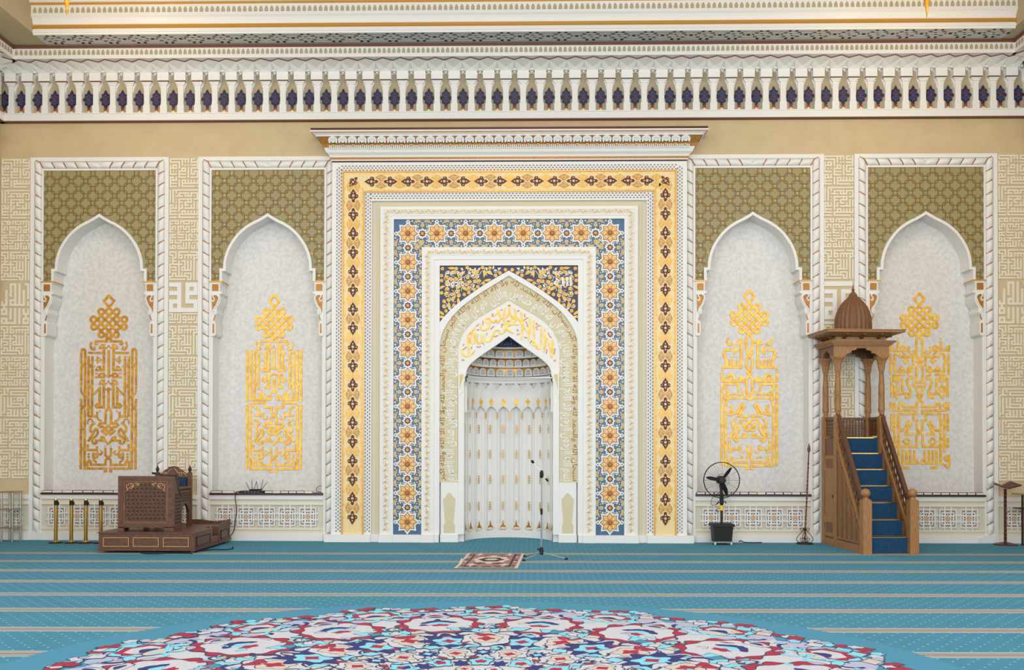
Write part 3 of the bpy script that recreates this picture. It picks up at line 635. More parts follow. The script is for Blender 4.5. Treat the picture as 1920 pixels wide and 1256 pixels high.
for i, cx in enumerate(PCX):
    P = thing('arched_panel', PLAB[i], 'wall panel', (cx, 0, 0), 'arched wall panels')
    mb = MB(); zt = 7.24
    for s in (-1, 1):
        xs = sorted((cx+s*1.245, cx+s*1.32)); mb.box(xs[0], xs[1], -.035, 0, 0, zt)
        xs = sorted((cx+s*1.07, cx+s*1.105)); mb.box(xs[0], xs[1], -.03, 0, .14, 7.025)
        xs = sorted((cx+s*1.105, cx+s*1.245)); mb.box(xs[0], xs[1], -.008, .34, .14, 7.165); xs = sorted((cx+s*1.07, cx+s*1.33)); mb.box(xs[0], xs[1], -.05, .34, 0, .14)
    mb.box(cx-1.245, cx+1.245, -.035, 0, 7.165, zt); mb.box(cx-1.07, cx+1.07, -.03, .3, 6.99, 7.025); mb.box(cx-1.105, cx+1.105, -.008, .3, 7.025, 7.165)
    obj('surround', mb, 'white', P)
    for s in (-1, 1):
        rope((cx+s*1.175, -.008, .15), (cx+s*1.175, -.008, 7.16), P, s)
        rope((cx, -.008, 7.095), (cx+s*1.11, -.008, 7.095), P, -s)
    mb = MB(); reg = [(-PH, 4.875), (-PH, 6.99), (PH, 6.99), (PH, 4.875)] + OUT[::-1]
    mb.poly([(cx+x, z) for x, z in reg], 0, .1, 0); obj('spandrel', mb, 'olive', P)
    mb = MB(); q = .1385; a_ = .098; rr = .04; cells = []
    base = [(a_, -a_+rr), (a_, a_-rr)] + [(a_-rr+rr*cos(t), a_-rr+rr*sin(t)) for t in (PI/4, PI/2)] + [(-a_+rr, a_), (-a_+rr-rr*.7, a_-rr+rr*.7), (-a_, a_-rr), (-a_, -a_+rr), (-a_+rr-rr*.7, -a_+rr-rr*.7), (-a_+rr, -a_), (a_-rr, -a_), (a_-rr+rr*.7, -a_+rr-rr*.7)]
    for r_ in range(17):
        for c_ in range(-8, 9):
            if (r_+c_) % 2: continue
            ox, oz = c_*q, 6.99-.06-r_*q
            for p0, p1 in zip(base, base[1:]+base[:1]):
                A0, A1 = (ox+p0[0], oz+p0[1]), (ox+p1[0], oz+p1[1])
                if inside(A0, reg) and inside(A1, reg): mb.ribbon([(cx+A0[0], A0[1]), (cx+A1[0], A1[1])], .017, -.007, 0)
    stuff(obj('spandrel_rib', mb, 'olive_rib', P))
    for r_ in range(17):
        for c_ in range(-8, 9):
            if (r_+c_) % 2 == 0: continue
            ox, oz = c_*q, 6.99-.06-r_*q
            if all(inside((ox+dx, oz+dz), reg) for dx, dz in ((.03, 0), (-.03, 0), (0, .03), (0, -.03))) and (r_ % 2 == 0 or True):
                put('gold_star', gstar, P, T(cx+ox, 0, oz))
    mb = MB()                                                          # arch moulding with its deep reveal
    n = len(OUT)
    for a, b in zip(range(n-1), range(1, n)):
        o0, o1, i0, i1 = OUT[a], OUT[b], INN[a], INN[b]
        mb.add([(cx+o0[0], -.045, o0[1]), (cx+o1[0], -.045, o1[1]), (cx+i1[0], -.045, i1[1]), (cx+i0[0], -.045, i0[1]), (cx+o0[0], 0, o0[1]), (cx+o1[0], 0, o1[1]), (cx+i1[0], .335, i1[1]), (cx+i0[0], .335, i0[1])],
               [(0, 1, 2, 3), (0, 4, 5, 1), (3, 2, 6, 7)], 0)
    obj('arch_moulding', mb, 'white', P)
    put('bracket', brack, P, T(cx-PH, 0, 0)); put('bracket', brack, P, T(cx+PH, 0, 0, 0, -1))
    for s in (-1, 1):
        mb = MB(); xs = sorted((cx+s*1.07, cx+s*1.035)); mb.box(xs[0], xs[1], -.02, .33, .9, 3.86); obj('jamb', mb, 'white', P)
    mb = MB(); mb.box(cx-PH, cx+PH, .33, .344, .86, 6.3); obj('plaster_field', mb, 'plaster', P)
    mb = MB(); mb.box(cx-PH, cx+PH, -.09, .33, .86, .893); obj('ledge', mb, 'ledge', P)
    dado(P, cx-PH, cx+PH, cx, range(-2, 3))
    ax, ay, D, ky, gm_ = ANCH[i]; A0 = U(ax, ay, .32); sc = (CAMD+.32)/FPX/8.975
    mb = MB(); kp = knot(0)
    for s in (1, -1): mb.ribbon([(A0.x+s*x*sc, A0.z-(y+ky)*sc) for x, y in kp], 43*sc, .328-.009, .328)
    for s in (1, -1): mb.ribbon([(A0.x+s*x*sc, A0.z-(y+ky)*sc) for x, y in cr([(0, -270), (52, -335), (85, -380), (60, -405), (0, -480)], 4)], 43*sc, .328-.008, .328)
    for s in (1, -1): mb.poly([(A0.x+s*x*sc, A0.z-(y+ky)*sc) for x, y in ((70, -360), (112, -400), (62, -405))], .328-.007, .328)
    obj('gold_knot', mb, gm_, P)
    mb = MB(); design(mb, D, A0.x, A0.z, sc, .328); obj('gold_lettering', mb, [gm_, 'plaster'], P)
for x0, x1, cx in ((-HALF, -9.075, -9.366), (-6.435, -5.872, -6.153), (5.872, 6.435, 6.153), (9.075, HALF, 9.366)): dado(wall, x0, x1, cx, (0,))
# ------------------------------------------------------------------ prayer niche
S_ = .00989
def mx(px): return (px-956.2)*S_                     # picture column -> X on the niche front
def mz(py): return 5.14+(500-py)*S_                  # picture row -> Z on the niche front
MH = thing('prayer_niche', 'tall white, gold and blue tiled prayer niche in the middle of the wall', 'prayer niche', (0, -.2, 0))
YF = -.2
def frame(name, xo, zo, xi, zi, y0, y1, m, zb=.14, parent=MH):
    mb = MB(); mb.poly([(-xo, zb), (-xo, zo), (xo, zo), (xo, zb), (xi, zb), (xi, zi), (-xi, zi), (-xi, zb)], y0, y1, 0); return obj(name, mb, m, parent)
frame('outer_frame', 3.30, 7.08, 2.555, 6.35, YF, 0, 'white')
frame('cove', 2.555, 6.35, 2.47, 6.30, -.12, .0, 'sage'); frame('cove', 2.47, 6.30, 2.39, 6.235, -.15, .0, 'sage_dark')
frame('inner_frame', 2.39, 6.235, 2.14, 6.0, -.23, .1, 'white'); frame('fillet', 2.345, 6.19, 2.325, 6.17, -.245, -.2, 'white')
frame('inner_frame', 1.615, 5.476, 1.385, 5.25, -.23, .3, 'white'); frame('inner_frame', 1.385, 5.25, 1.285, 5.14, -.21, .3, 'white')
frame('fillet', 2.215, 6.08, 2.195, 6.06, -.245, -.2, 'white'); frame('fillet', 1.455, 5.335, 1.44, 5.32, -.24, -.2, 'white')
# pierced white screens beside the gold border
def slots(xo, zo, xi, zi):
    mb = MB(); y0, y1 = YF-.004, YF; nc = 3; pw = (xo-xi)/nc; pz = .066
    for s in (-1, 1):
        for c in range(nc):
            z = .2+(pz/2 if c % 2 else 0)
            while z < zo-.03:
                mb.poly(circ(s*(xi+pw*(c+.5)), z, .013, 6, .022), y0, y1); z += pz
    for c in range(nc):
        x = -xi+(pz/2 if c % 2 else 0)
        while x < xi:
            mb.poly(circ(x, zi+(zo-zi)*(c+.5)/nc, .022, 6, .013), y0, y1); x += pz
    stuff(obj('pierced_screen', mb, 'slot', MH))
slots(3.225, 7.02, 3.11, 6.905); slots(2.685, 6.50, 2.565, 6.375)
# gold border
gb = frame('gold_border', 3.095, 6.89, 2.70, 6.515, YF-.012, YF, 'band_gold')
frame('gilt_line', 3.105, 6.90, 3.08, 6.875, YF-.03, YF, 'gold_trim'); frame('gilt_line', 2.715, 6.53, 2.69, 6.505, YF-.03, YF, 'gold_trim')
pm = MB()                                            # dark palmette, tip up
half = [(0, .125), (.025, .085), (.045, .05), (.045, .03), (.075, .025), (.078, -.015), (.06, -.035), (.03, -.04), (.022, -.06), (.026, -.085), (0, -.11)]
pm.poly([(x*1.14, z*1.12) for x, z in half] + [(-x*1.14, z*1.12) for x, z in half[::-1][1:-1]], -.010, 0, 2)
pm.poly(half + [(-x, z) for x, z in half[::-1][1:-1]], -.018, 0, 0)
pm.poly(circ(0, .008, .021, 8), -.021, 0, 1); pm.poly(circ(0, .008, .010, 6), -.024, 0, 3); pm.poly([(-.012, .048), (.012, .048), (0, .075)], -.021, 0, 1); pm.poly(circ(0, -.042, .012, 6), -.021, 0, 1)
for s in (-1, 1): pm.poly(circ(s*.055, .0, .009, 5), -.021, 0, 1)
palm = mesh('palmette', pm, ['maroon', 'band_gold', 'tile_yellow', 'gold_trim'])
def leafmesh(name, m1, m2):
    q = MB(); o = [(.005, 0), (.02, .035), (.05, .05), (.06, .085), (.085, .105), (.10, .075), (.135, 0), (.10, -.075), (.085, -.105), (.06, -.085), (.05, -.05), (.02, -.035)]
    q.poly([(x*1.06-.002, z*1.08) for x, z in o], -.007, 0, 1); q.poly(o, -.014, 0, 0)
    q.ribbon(cr([(.03, 0), (.06, .03), (.09, .0), (.06, -.03)], 3), .008, -.018, -.01, 1); q.poly([(.09, .05), (.10, .03), (.075, .03)], -.017, 0, 1); q.poly([(.09, -.05), (.10, -.03), (.075, -.03)], -.017, 0, 1)
    return mesh(name, q, [m1, m2])
leafA = leafmesh('brown_leaf', 'cartouche', 'tile_yellow'); leafB = leafmesh('gold_leaf', 'leaf_gold', 'tile_yellow')
sm = MB()                                            # edge scrolls of one border repeat
for s in (-1, 1):
    sm.ribbon([(s*(.155+.018*cos(2*PI*t/12)), -.35+.7*t/12) for t in range(13)], .008, -.008, 0, 0)
    for t in range(6): sm.ribbon(circ(s*.172, -.30+t*.12, .016, 6), .007, -.008, 0, 1 if t % 2 else 2, closed=True)
scr = mesh('border_scroll', sm, ['tile_yellow', 'leaf_gold', 'cream'])
def gold_unit(x, z, rot):                            # two palmettes back to back, brown and gold leaves
    R = T(x, YF-.012, z, rot)
    put('palmette', palm, gb, R @ T(0, 0, .17, 0, 1.18, 1.12)); put('palmette', palm, gb, R @ T(0, 0, -.17, PI, 1.18, 1.12))
    for s in (1, -1):
        put('brown_leaf', leafA, gb, R @ T(0, 0, 0, 0, s)); put('gold_leaf', leafB, gb, R @ T(0, 0, .352, 0, s*.95))
    put('border_scroll', scr, gb, R)
GXc, GZc = 2.8975, 6.7025
U_ = (2*GXc-.35)/8
for i in range(8):
    gold_unit(-GXc+.175+U_*(i+.5), GZc, PI/2)
for s in (-1, 1):
    put('palmette', palm, gb, T(s*GXc, YF-.012, GZc+.0, s*PI*.78))
    for i in range(9):
        z = GZc-.44-i*.704
        if z > .45: gold_unit(s*GXc, z, 0)
# acanthus mouldings
am = MB(); o = [(-.045, -.05), (-.05, 0), (-.03, .045), (.0, .06), (.03, .045), (.05, .0), (.045, -.05), (.015, -.03), (0, -.055), (-.015, -.03)]
am.add([(x, -.004, z) for x, z in o] + [(0, -.028, .0)], [(i, (i+1) % 10, 10) for i in range(10)], 0); am.ribbon(cr([(-.04, -.045), (-.005, 0), (0, .05)], 3), .010, -.026, -.005, 1)
acan = mesh('acanthus_leaf', am, ['cream', 'leaf_gold'])
def acanthus(x, zt):
    fr = MB(); n = int((zt-.2)/.108)
    for s in (-1, 1):
        for i in range(n): put('acanthus_leaf', acan, MH, T(s*x, -.23, .2+(zt-.2)*(i+.5)/n, .35*s*(1 if i % 2 else -1)))
    n = int(2*x/.108)
    for i in range(n): put('acanthus_leaf', acan, MH, T(-x+2*x*(i+.5)/n, -.23, zt, PI/2+.35*(1 if i % 2 else -1)))
acanthus(2.27, 6.125); acanthus(1.50, 5.375)
# blue star-tile border
bb = frame('tile_border', 2.14, 6.0, 1.615, 5.476, -.185, .1, 'tile_blue')
st = MB()                                            # large star
st.poly(star(0, 0, .235, .165), -.014, 0, 1); st.poly(star(0, 0, .188, .132), -.022, 0, 2); st.poly(star(0, 0, .172, .120), -.026, 0, 0)
for i in range(8):
    a = PI/4*i; c_, s_ = cos(a), sin(a)
    def lp(k): return [(c_*u-s_*v, s_*u+c_*v) for u, v in ((.07, 0), (.10, .024*k), (.125, .022*k), (.158, 0), (.125, -.022*k), (.10, -.024*k))]
    st.poly(lp(1), -.031, 0, 3); st.poly([(x*.98, z*.98) for x, z in [(c_*u-s_*v, s_*u+c_*v) for u, v in ((.095, 0), (.12, .010), (.14, 0), (.12, -.010))]], -.034, 0, 2)
st.add([(.05*cos(PI/4*i), -.027, .05*sin(PI/4*i)) for i in range(8)] + [(.03*cos(PI/4*i), -.05, .03*sin(PI/4*i)) for i in range(8)], [(i, (i+1) % 8, (i+1) % 8+8, i+8) for i in range(8)] + [tuple(range(8, 16))], 4)
bigstar = mesh('star_tile', st, ['tile_orange', 'white', 'tile_brown', 'tile_yellow', 'tile_brown'])
ss = MB(); ss.poly(star(0, 0, .105, .078), -.016, 0, 1); ss.poly(star(0, 0, .066, .046), -.022, 0, 0); ss.poly(star(0, 0, .034, .028), -.026, 0, 2)
smallstar = mesh('small_star_tile', ss, ['maroon', 'white', 'tile_orange'])
fl = MB()                                            # flowers and curled leaves around one small star (side borders run vertically)
for s in (1,):
    fl.poly(star(s*.155, 0, .046, .024, 8), -.012, 0, 0); fl.poly(circ(s*.155, 0, .02, 8), -.016, 0, 2); fl.poly(circ(s*.155, 0, .009, 6), -.02, 0, 1)
    for t in (-1, 1):
        q = cr([(s*.225, t*.035), (s*.238, t*.085), (s*.21, t*.14), (s*.185, t*.165)], 4)
        fl.ribbon(q, [.03, .04, .044, .046, .046, .044, .042, .036, .03, .024, .018, .012, .006], -.010, 0, 1); fl.ribbon(q[1:10], .014, -.016, 0, 2)
        fl.poly(star(s*.235, t*.19, .024, .012, 5), -.01, 0, 0); fl.poly(star(s*.13, t*.085, .022, .012, 6), -.01, 0, 0); fl.ribbon([(s*.05, t*.10), (s*.10, t*.085)], .012, -.009, 0, 3)
        fl.poly(star(s*.175, t*.07, .014, .008, 4), -.01, 0, 3); fl.poly(star(s*.205, t*.015, .013, .008, 4), -.01, 0, 3); fl.poly(circ(s*.25, t*.015, .008, 5), -.01, 0, 3); fl.poly(circ(s*.252, t*.13, .008, 5), -.01, 0, 3)
        fl.poly(circ(s*.195, t*.11, .007, 5), -.01, 0, 3)
flow = mesh('tile_flowers', fl, ['tile_yellow', 'tile_yellow', 'tile_brown', 'white'])
dd = MB(); dd.poly(circ(0, 0, .046, 4), -.012, 0, 0); dd.poly(circ(0, 0, .013, 6), -.016, 0, 1); edge = mesh('diamond_tile', dd, ['white', 'dot_dark'])
BX, BZ, BP = 1.8775, 5.738, 3.755/7
def tl(me, nm, x, z, rot=0):
    put(nm, me, bb, T(x, -.185, z, rot))
    if me is flow: put(nm, me, bb, T(x, -.185, z, rot, -1))
for i in range(8):
    x = -BX+BP*i; tl(bigstar, 'star_tile', x, BZ); tl(edge, 'diamond_tile', x, BZ+.222); 
    if 0 < i < 7: tl(edge, 'diamond_tile', x, BZ-.222)
    if i < 7: tl(smallstar, 'small_star_tile', x+BP/2, BZ); tl(flow, 'tile_flowers', x+BP/2, BZ, PI/2)
for s in (-1, 1):
    tl(edge, 'diamond_tile', s*(BX+.222), BZ)
    for j in range(1, 11):
        z = BZ-BP*j
        tl(smallstar, 'small_star_tile', s*BX, z+BP/2); tl(flow, 'tile_flowers', s*BX, z+BP/2)
        if z > .2:
            tl(bigstar, 'star_tile', s*BX, z)
            for e in (-1, 1): tl(edge, 'diamond_tile', s*BX+e*.222, z)
# plinth blocks
for x0, x1, d in ((3.42, 2.56, -.26), (2.56, 2.39, -.2), (2.40, 2.15, -.29), (2.15, 1.62, -.27), (1.62, 1.38, -.29), (1.38, 1.29, -.25)):
    for s in (-1, 1):
        mb = MB(); xs = sorted((s*x0, s*x1)); mb.box(xs[0], xs[1], d, .1, 0, .14); obj('plinth_block', mb, 'white', MH)
# cornice over the niche
mb = MB()
lay = [(7.07, 7.095, .0, .0, 2), (7.095, 7.12, .02, .02, 0), (7.12, 7.155, .035, .035, 1)]
for z0, z1, o0, _, m in lay: mb.box(-3.30-o0, 3.30+o0, YF-o0, 0, z0, z1, m)
def flare(z0, o0, z1, o1, m):
    a = [(-3.3-o0, YF-o0, z0), (3.3+o0, YF-o0, z0), (3.3+o0, 0, z0), (-3.3-o0, 0, z0)]; b = [(-3.3-o1, YF-o1, z1), (3.3+o1, YF-o1, z1), (3.3+o1, 0, z1), (-3.3-o1, 0, z1)]
    mb.add(a+b, [(0, 1, 5, 4), (1, 2, 6, 5), (3, 0, 4, 7), (4, 5, 6, 7)], m)
flare(7.155, .03, 7.19, .045, 0); flare(7.19, .045, 7.225, .085, 0); flare(7.225, .09, 7.31, .13, 0); flare(7.31, .14, 7.36, .16, 1); flare(7.36, .16, 7.48, .235, 1); flare(7.48, .25, 7.50, .255, 0); flare(7.50, .26, 7.525, .30, 0)
mb.box(-3.61, 3.61, YF-.31, 0, 7.525, 7.54, 3); mb.box(-3.64, 3.64, YF-.34, 0, 7.54, 7.565, 0); mb.box(-3.63, 3.63, YF-.33, 0, 7.565, 7.61, 2)
corn = obj('cornice', mb, ['white', 'gold_dark', 'maroon', 'cartouche'], MH)
sh = MB()                                            # one shell of the cornice
sh.poly([(.085*cos(PI*t/8), .0+.062*sin(PI*t/8)) for t in range(9)], -.03, .05, 0); sh.poly([(.06*cos(PI*t/8), .0+.04*sin(PI*t/8)) for t in range(9)], -.034, .0, 2)
sh.poly([(-.085, 0), (.085, 0), (.075, -.055), (.05, -.055), (.035, -.015), (.02, -.055), (-.02, -.055), (-.035, -.015), (-.05, -.055), (-.075, -.055)], -.028, .05, 0)
sh.poly(circ(0, -.058, .02, 6, .012), -.03, .02, 3); sh.poly([(-.02, -.075), (.02, -.075), (.012, -.12), (-.012, -.12)], -.01, .05, 1)
for k in range(5): sh.box(-.09+.036*k+.004, -.09+.036*k+.026, -.002, .06, -.17, -.10, 0)
shm = mesh('cornice_shell', sh, ['white', 'gold_bright', 'soffit_grey', 'slot_dark'])
nsh = 37
for i in range(nsh): put('cornice_shell', shm, corn, Matrix.Translation((-3.33+6.66*(i+.5)/nsh, YF-.222, 7.425)) @ Matrix.Rotation(math.radians(30), 4, 'X'))

# spandrel, arch and lettering bands
s5 = 5.233
def q(x, y): return (mx(810+x/s5), mz(480+y/s5))
def sym(L, k=3):
    l = cr(L, k)
    c = 765; return l
aO = [(765, 155), (640, 225), (500, 310), (370, 400), (250, 490), (160, 575), (80, 670), (50, 745), (37, 830), (34, 950)]
aI = [(765, 205), (650, 275), (510, 360), (380, 450), (260, 550), (170, 660), (115, 760), (92, 850), (86, 950)]
bI = [(765, 440), (650, 510), (540, 570), (430, 640), (340, 730), (290, 820), (268, 900), (264, 960)]
op = [(765, 795), (640, 885), (530, 960), (430, 1032), (372, 1090), (345, 1150), (338, 1200)]
def full(L, zb):                                     # outline from bottom left over the apex to bottom right
    l = [q(*p) for p in cr(L, 4)]; l.append((l[-1][0], zb)); l = l[::-1]; return l + [(-x, z) for x, z in l[::-1]][1:]
ZB = mz(908)
FO, FI, BI, OPN = full(aO, ZB), full(aI, ZB), full(bI, ZB), full(op, .14)
mb = MB(); sx_ = 1.285; zz = 5.14
top = [p for p in FO if p[1] > 4.12]
mb.poly([(-sx_, 4.12), (-sx_, zz), (sx_, zz), (sx_, 4.12)] + top[::-1], -.165, .2); spn = obj('spandrel', mb, 'navy', MH)
mb = MB(); mb.poly(FO + FI[::-1], -.20, .2); obj('arch_moulding', mb, 'white', MH)
mb = MB(); mb.poly(FI + BI[::-1], -.155, .2); band = obj('lettering_band', mb, 'sage_dark', MH)
tym = [p for p in BI]
mb = MB(); OP2 = [p for p in OPN if p[1] > 3.0]
mb.poly([(BI[0][0], 3.05)] + [p for p in BI if p[1] > 3.05] + [(BI[-1][0], 3.05), (-.835, 3.05)] + [(x, z) for x, z in OP2[::-1]] + [(.835, 3.05)][:0], -.14, -.02)
ty = obj('tympanum', mb, 'white', MH)
def arabesque(mb, ok, n, rnd, y0):
    placed = []
    tries = 0
    while len(placed) < n and tries < 6000:
        tries += 1; x, z = rnd.uniform(-1.27, 0), rnd.uniform(4.12, 5.12)
        if not ok((x, z)) or any((x-a)**2+(z-b)**2 < r*r for a, b, r in placed): continue
        k = rnd.random(); a0 = rnd.uniform(0, 6.28); placed.append((x, z, .085 if k < .8 else .06))
        for s in (1, -1):
            def w_(p): return (s*(x+p[0]*cos(a0)-p[1]*sin(a0)), z+p[0]*sin(a0)+p[1]*cos(a0))
            if k < .45: mb.poly([w_(p) for p in star(0, 0, .042, .022, 7)], y0-.012, y0, 0); mb.poly([w_(p) for p in circ(0, 0, .014, 6)], y0-.016, y0, 1)
            elif k < .8: mb.poly([w_(p) for p in ((-.07, 0), (-.03, .026), (.02, .03), (.075, 0), (.02, -.012), (-.03, -.018))], y0-.012, y0, 0); mb.ribbon([w_(p) for p in ((-.05, .002), (.0, .008), (.05, 0))], .008, y0-.016, y0, 1)
            else: mb.poly([w_(p) for p in ((-.04, 0), (0, .022), (.04, 0), (0, -.022))], y0-.012, y0, 2)
            th = [w_((.025*cos(t*.55)*(1+t*.22), .025*sin(t*.55)*(1+t*.22))) for t in range(9)]
            if all(ok((s*p[0], p[1])) for p in th): mb.ribbon(th, .011, y0-.008, y0, 2)
reg_ = [(-sx_, 4.12), (-sx_, zz), (0, zz)] + [p for p in top[::-1] if p[0] <= 0]
rnd = random.Random(3)
def okf(p):
    return p[0] <= 0 and all(inside((p[0]+dx, p[1]+dz), reg_) or p[0]+dx > 0 for dx, dz in ((.03, 0), (-.03, 0), (0, .03), (0, -.03)))
mb = MB(); arabesque(mb, okf, 90, rnd, -.165); stuff(obj('arabesque', mb, ['gold_bright', 'gold_dark', 'cream'], spn))

# letters from the built-in Arabic typeface, joined forms written out letter by letter
FM = {'ا': 0xFE8D, 'ب': 0xFE8F, 'ت': 0xFE95, 'ة': 0xFE93, 'ح': 0xFEA1, 'خ': 0xFEA5, 'د': 0xFEA9, 'ذ': 0xFEAB, 'ر': 0xFEAD, 'ز': 0xFEAF, 'س': 0xFEB1, 'ش': 0xFEB5, 'ص': 0xFEB9, 'ض': 0xFEBD, 'ظ': 0xFEC5, 'ع': 0xFEC9, 'غ': 0xFECD, 'ف': 0xFED1, 'ق': 0xFED5, 'ك': 0xFED9, 'ل': 0xFEDD, 'م': 0xFEE1, 'ن': 0xFEE5, 'ه': 0xFEE9, 'و': 0xFEED, 'ي': 0xFEF1, 'ج': 0xFE9D}
NJ = 'ادذرزوة'
def shape(t):
    out = []; i = 0
    while i < len(t):
        c = t[i]
        if c not in FM: out.append(c); i += 1; continue
        pj = i > 0 and t[i-1] in FM and t[i-1] not in NJ
        if c == 'ل' and i+1 < len(t) and t[i+1] == 'ا': out.append(chr(0xFEFC if pj else 0xFEFB)); i += 2; continue
        nj = c not in NJ and i+1 < len(t) and t[i+1] in FM
        out.append(chr(FM[c] + (3 if pj and nj else 2 if nj else 1 if pj else 0))); i += 1
    return ''.join(out[::-1])
def text_mesh(t, wide=.0, bold=0.0):                 # flat triangles of the text, height about 1
    cu = bpy.data.curves.new('t', 'FONT'); cu.body = shape(t); cu.size = 1; cu.resolution_u = 2; cu.offset = bold; cu.space_character = 1.0
    o = bpy.data.objects.new('t', cu); COL.objects.link(o); bpy.context.view_layer.update()
    me = o.evaluated_get(bpy.context.evaluated_depsgraph_get()).to_mesh()
    v = [(p.co.x, p.co.y) for p in me.vertices]; f = [tuple(p.vertices) for p in me.polygons]
    bpy.data.objects.remove(o); bpy.data.curves.remove(cu); return v, f
def path_at(P):
    L = [0]
    for a, b in zip(P, P[1:]): L.append(L[-1]+math.hypot(b[0]-a[0], b[1]-a[1]))
    def at(s):
        s = min(max(s, 0), L[-1]-1e-6); i = 0
        lo_, hi_ = 0, len(L)-1
        while hi_-lo_ > 1:
            md = (lo_+hi_)//2
            if L[md] <= s: lo_ = md
            else: hi_ = md
        i = lo_; t = (s-L[i])/(L[i+1]-L[i] or 1)
        def tang(j):
            a = P[max(j-1, 0)]; b = P[min(j+1, len(P)-1)]; return nrm(b[0]-a[0], b[1]-a[1])
        t0, t1 = tang(i), tang(i+1); tg = nrm(t0[0]*(1-t)+t1[0]*t, t0[1]*(1-t)+t1[1]*t)
        return (P[i][0]+(P[i+1][0]-P[i][0])*t, P[i][1]+(P[i+1][1]-P[i][1])*t), (tg[1], -tg[0])
    return at, L[-1]
def path_text(mb, t, P, size, y, base=0.0, bold=0.0, m=0, pad=.03):        # P runs from bottom right over the apex to bottom left; letters stand outward
    v, f = text_mesh(t, 0, bold); x0 = min(p[0] for p in v); x1 = max(p[0] for p in v); at, L = path_at(P); vs = []
    for x, yy in v:
        s = pad + (L-2*pad)*(x1-x)/(x1-x0); c, n_ = at(s); k = base+yy*size
        vs.append((c[0]+n_[0]*k, y, c[1]+n_[1]*k))
    mb.add(vs, f, m)
def blend(A, B, t):                                  # path part-way between two outlines
    n = 160; a, la = path_at(A); b, lb = path_at(B); return [tuple(a(la*i/n)[0][k]*(1-t)+b(lb*i/n)[0][k]*t for k in (0, 1)) for i in range(n+1)]
mat('brown_gilt', (126, 80, 30), .45, .2, var=(190, 140, 60), vscale=30)
mid = blend(BI[::-1], FI[::-1], .22); ou = blend(BI[::-1], FI[::-1], .765)
mb = MB(); path_text(mb, 'بسم الله الرحمن الرحيم قد افلح المومنون الذين هم في صلاتهم خشعون والذين هم عن اللغو معرضون والذين هم للزكوة فعلون صدق الله العظيم', mid, .29, -.1575, .0, .010); stuff(obj('white_script', mb, 'white', band))
mb = MB(); path_text(mb, ' '.join(['سبحان الله والحمد لله ولا اله الا الله والله اكبر']*3), ou, .135, -.1575, -.01, .014); stuff(obj('brown_script', mb, 'brown_gilt', band))
for t, cx_ in (('الله جل جلاله', 1.0), ('محمد عليه السلام', -1.0)):
    a_, b_ = t.split(' ', 1)
    for tt, sz, dz, wd in ((a_, .30, -.10, .34), (b_, .13, .12, .38)):
        mb = MB(); v, f = text_mesh(tt, 0, .02); x0 = min(p[0] for p in v); x1 = max(p[0] for p in v)
        mb.add([(cx_-wd/2+(p[0]-x0)/(x1-x0)*wd, -.184, 4.86+dz+p[1]*sz*.75) for p in v], f, 0)
        stuff(obj('white_emblem', mb, 'white', spn))
# gilt inscription on the tympanum
s9 = 9.796
def c9(p): return (mx(860+p[0]/s9), mz(565+p[1]/s9))
CAL = [[(70, 900), (75, 960), (110, 1010), (180, 1022), (250, 990), (312, 918)], [(180, 630), (195, 760), (205, 985)], [(310, 490), (306, 640), (302, 770), (262, 785), (228, 725), (250, 625), (278, 540)], [(430, 620), (446, 720), (432, 778), (384, 785), (352, 725), (358, 612)],
       [(490, 640), (500, 720), (555, 762), (620, 705), (662, 600), (715, 540), (752, 562)], [(430, 440), (430, 520), (488, 552), (560, 505), (585, 425), (532, 405), (518, 352), (568, 328), (612, 380), (676, 402), (706, 360), (740, 412), (792, 345)],
       [(660, 302), (728, 222), (742, 188), (782, 290), (822, 322), (852, 240), (872, 138)], [(822, 322), (895, 312), (948, 200), (955, 118)], [(955, 180), (985, 285), (1040, 312), (1064, 240), (1042, 138)],
       [(840, 338), (888, 450), (922, 540), (1022, 602)], [(770, 540), (788, 612), (860, 575), (905, 482), (1000, 440), (1134, 452)], [(922, 440), (998, 342), (1070, 338), (1062, 374), (960, 468)],
       [(1090, 290), (1180, 425), (1300, 605)], [(1170, 215), (1195, 400), (1180, 722)], [(1330, 305), (1332, 560), (1308, 742)], [(1400, 360), (1408, 520), (1406, 705)], [(1540, 460), (1542, 700), (1530, 870), (1472, 884), (1440, 802), (1402, 752), (1366, 800), (1420, 835)],
       [(1600, 525), (1612, 800), (1590, 955)], [(1620, 660), (1702, 850), (1742, 1062)], [(1750, 715), (1756, 880), (1722, 1040)]]
DIA = [[(632, 236), (650, 262), (628, 296)], [(930, 82), (945, 104), (958, 84), (972, 102)], [(1100, 205), (1120, 186), (1138, 196)], [(908, 372), (926, 392), (942, 370)], [(1240, 245), (1230, 285), (1258, 302)], [(1208, 378), (1296, 312)], [(1250, 392), (1276, 420), (1292, 490)], [(1462, 408), (1448, 436), (1478, 448)],
       [(1432, 506), (1514, 456)], [(1462, 520), (1478, 548)], [(1090, 532), (1116, 548), (1096, 566)], [(1088, 632), (1142, 616)], [(668, 652), (700, 668), (742, 640)], [(540, 600), (536, 642)], [(668, 474), (606, 534)], [(462, 378), (468, 452)], [(352, 548), (374, 534), (400, 548)], [(212, 628), (262, 572), (268, 540)], [(112, 800), (104, 838)], [(96, 912), (164, 856)],
       [(262, 850), (248, 900)], [(352, 848), (384, 866), (424, 842)], [(470, 780), (482, 824)], [(1226, 672), (1252, 690), (1282, 682)], [(1326, 786), (1376, 738)], [(1796, 890), (1780, 1000)], [(1650, 900), (1636, 985)], [(1672, 590), (1690, 650), (1730, 690)], [(70, 1110), (96, 1090), (120, 1116)], [(1770, 1100), (1790, 1120), (1812, 1092)], [(800, 445), (834, 440), (806, 500)], [(790, 190), (820, 165)], [(340, 480), (392, 436)]]
mb = MB()
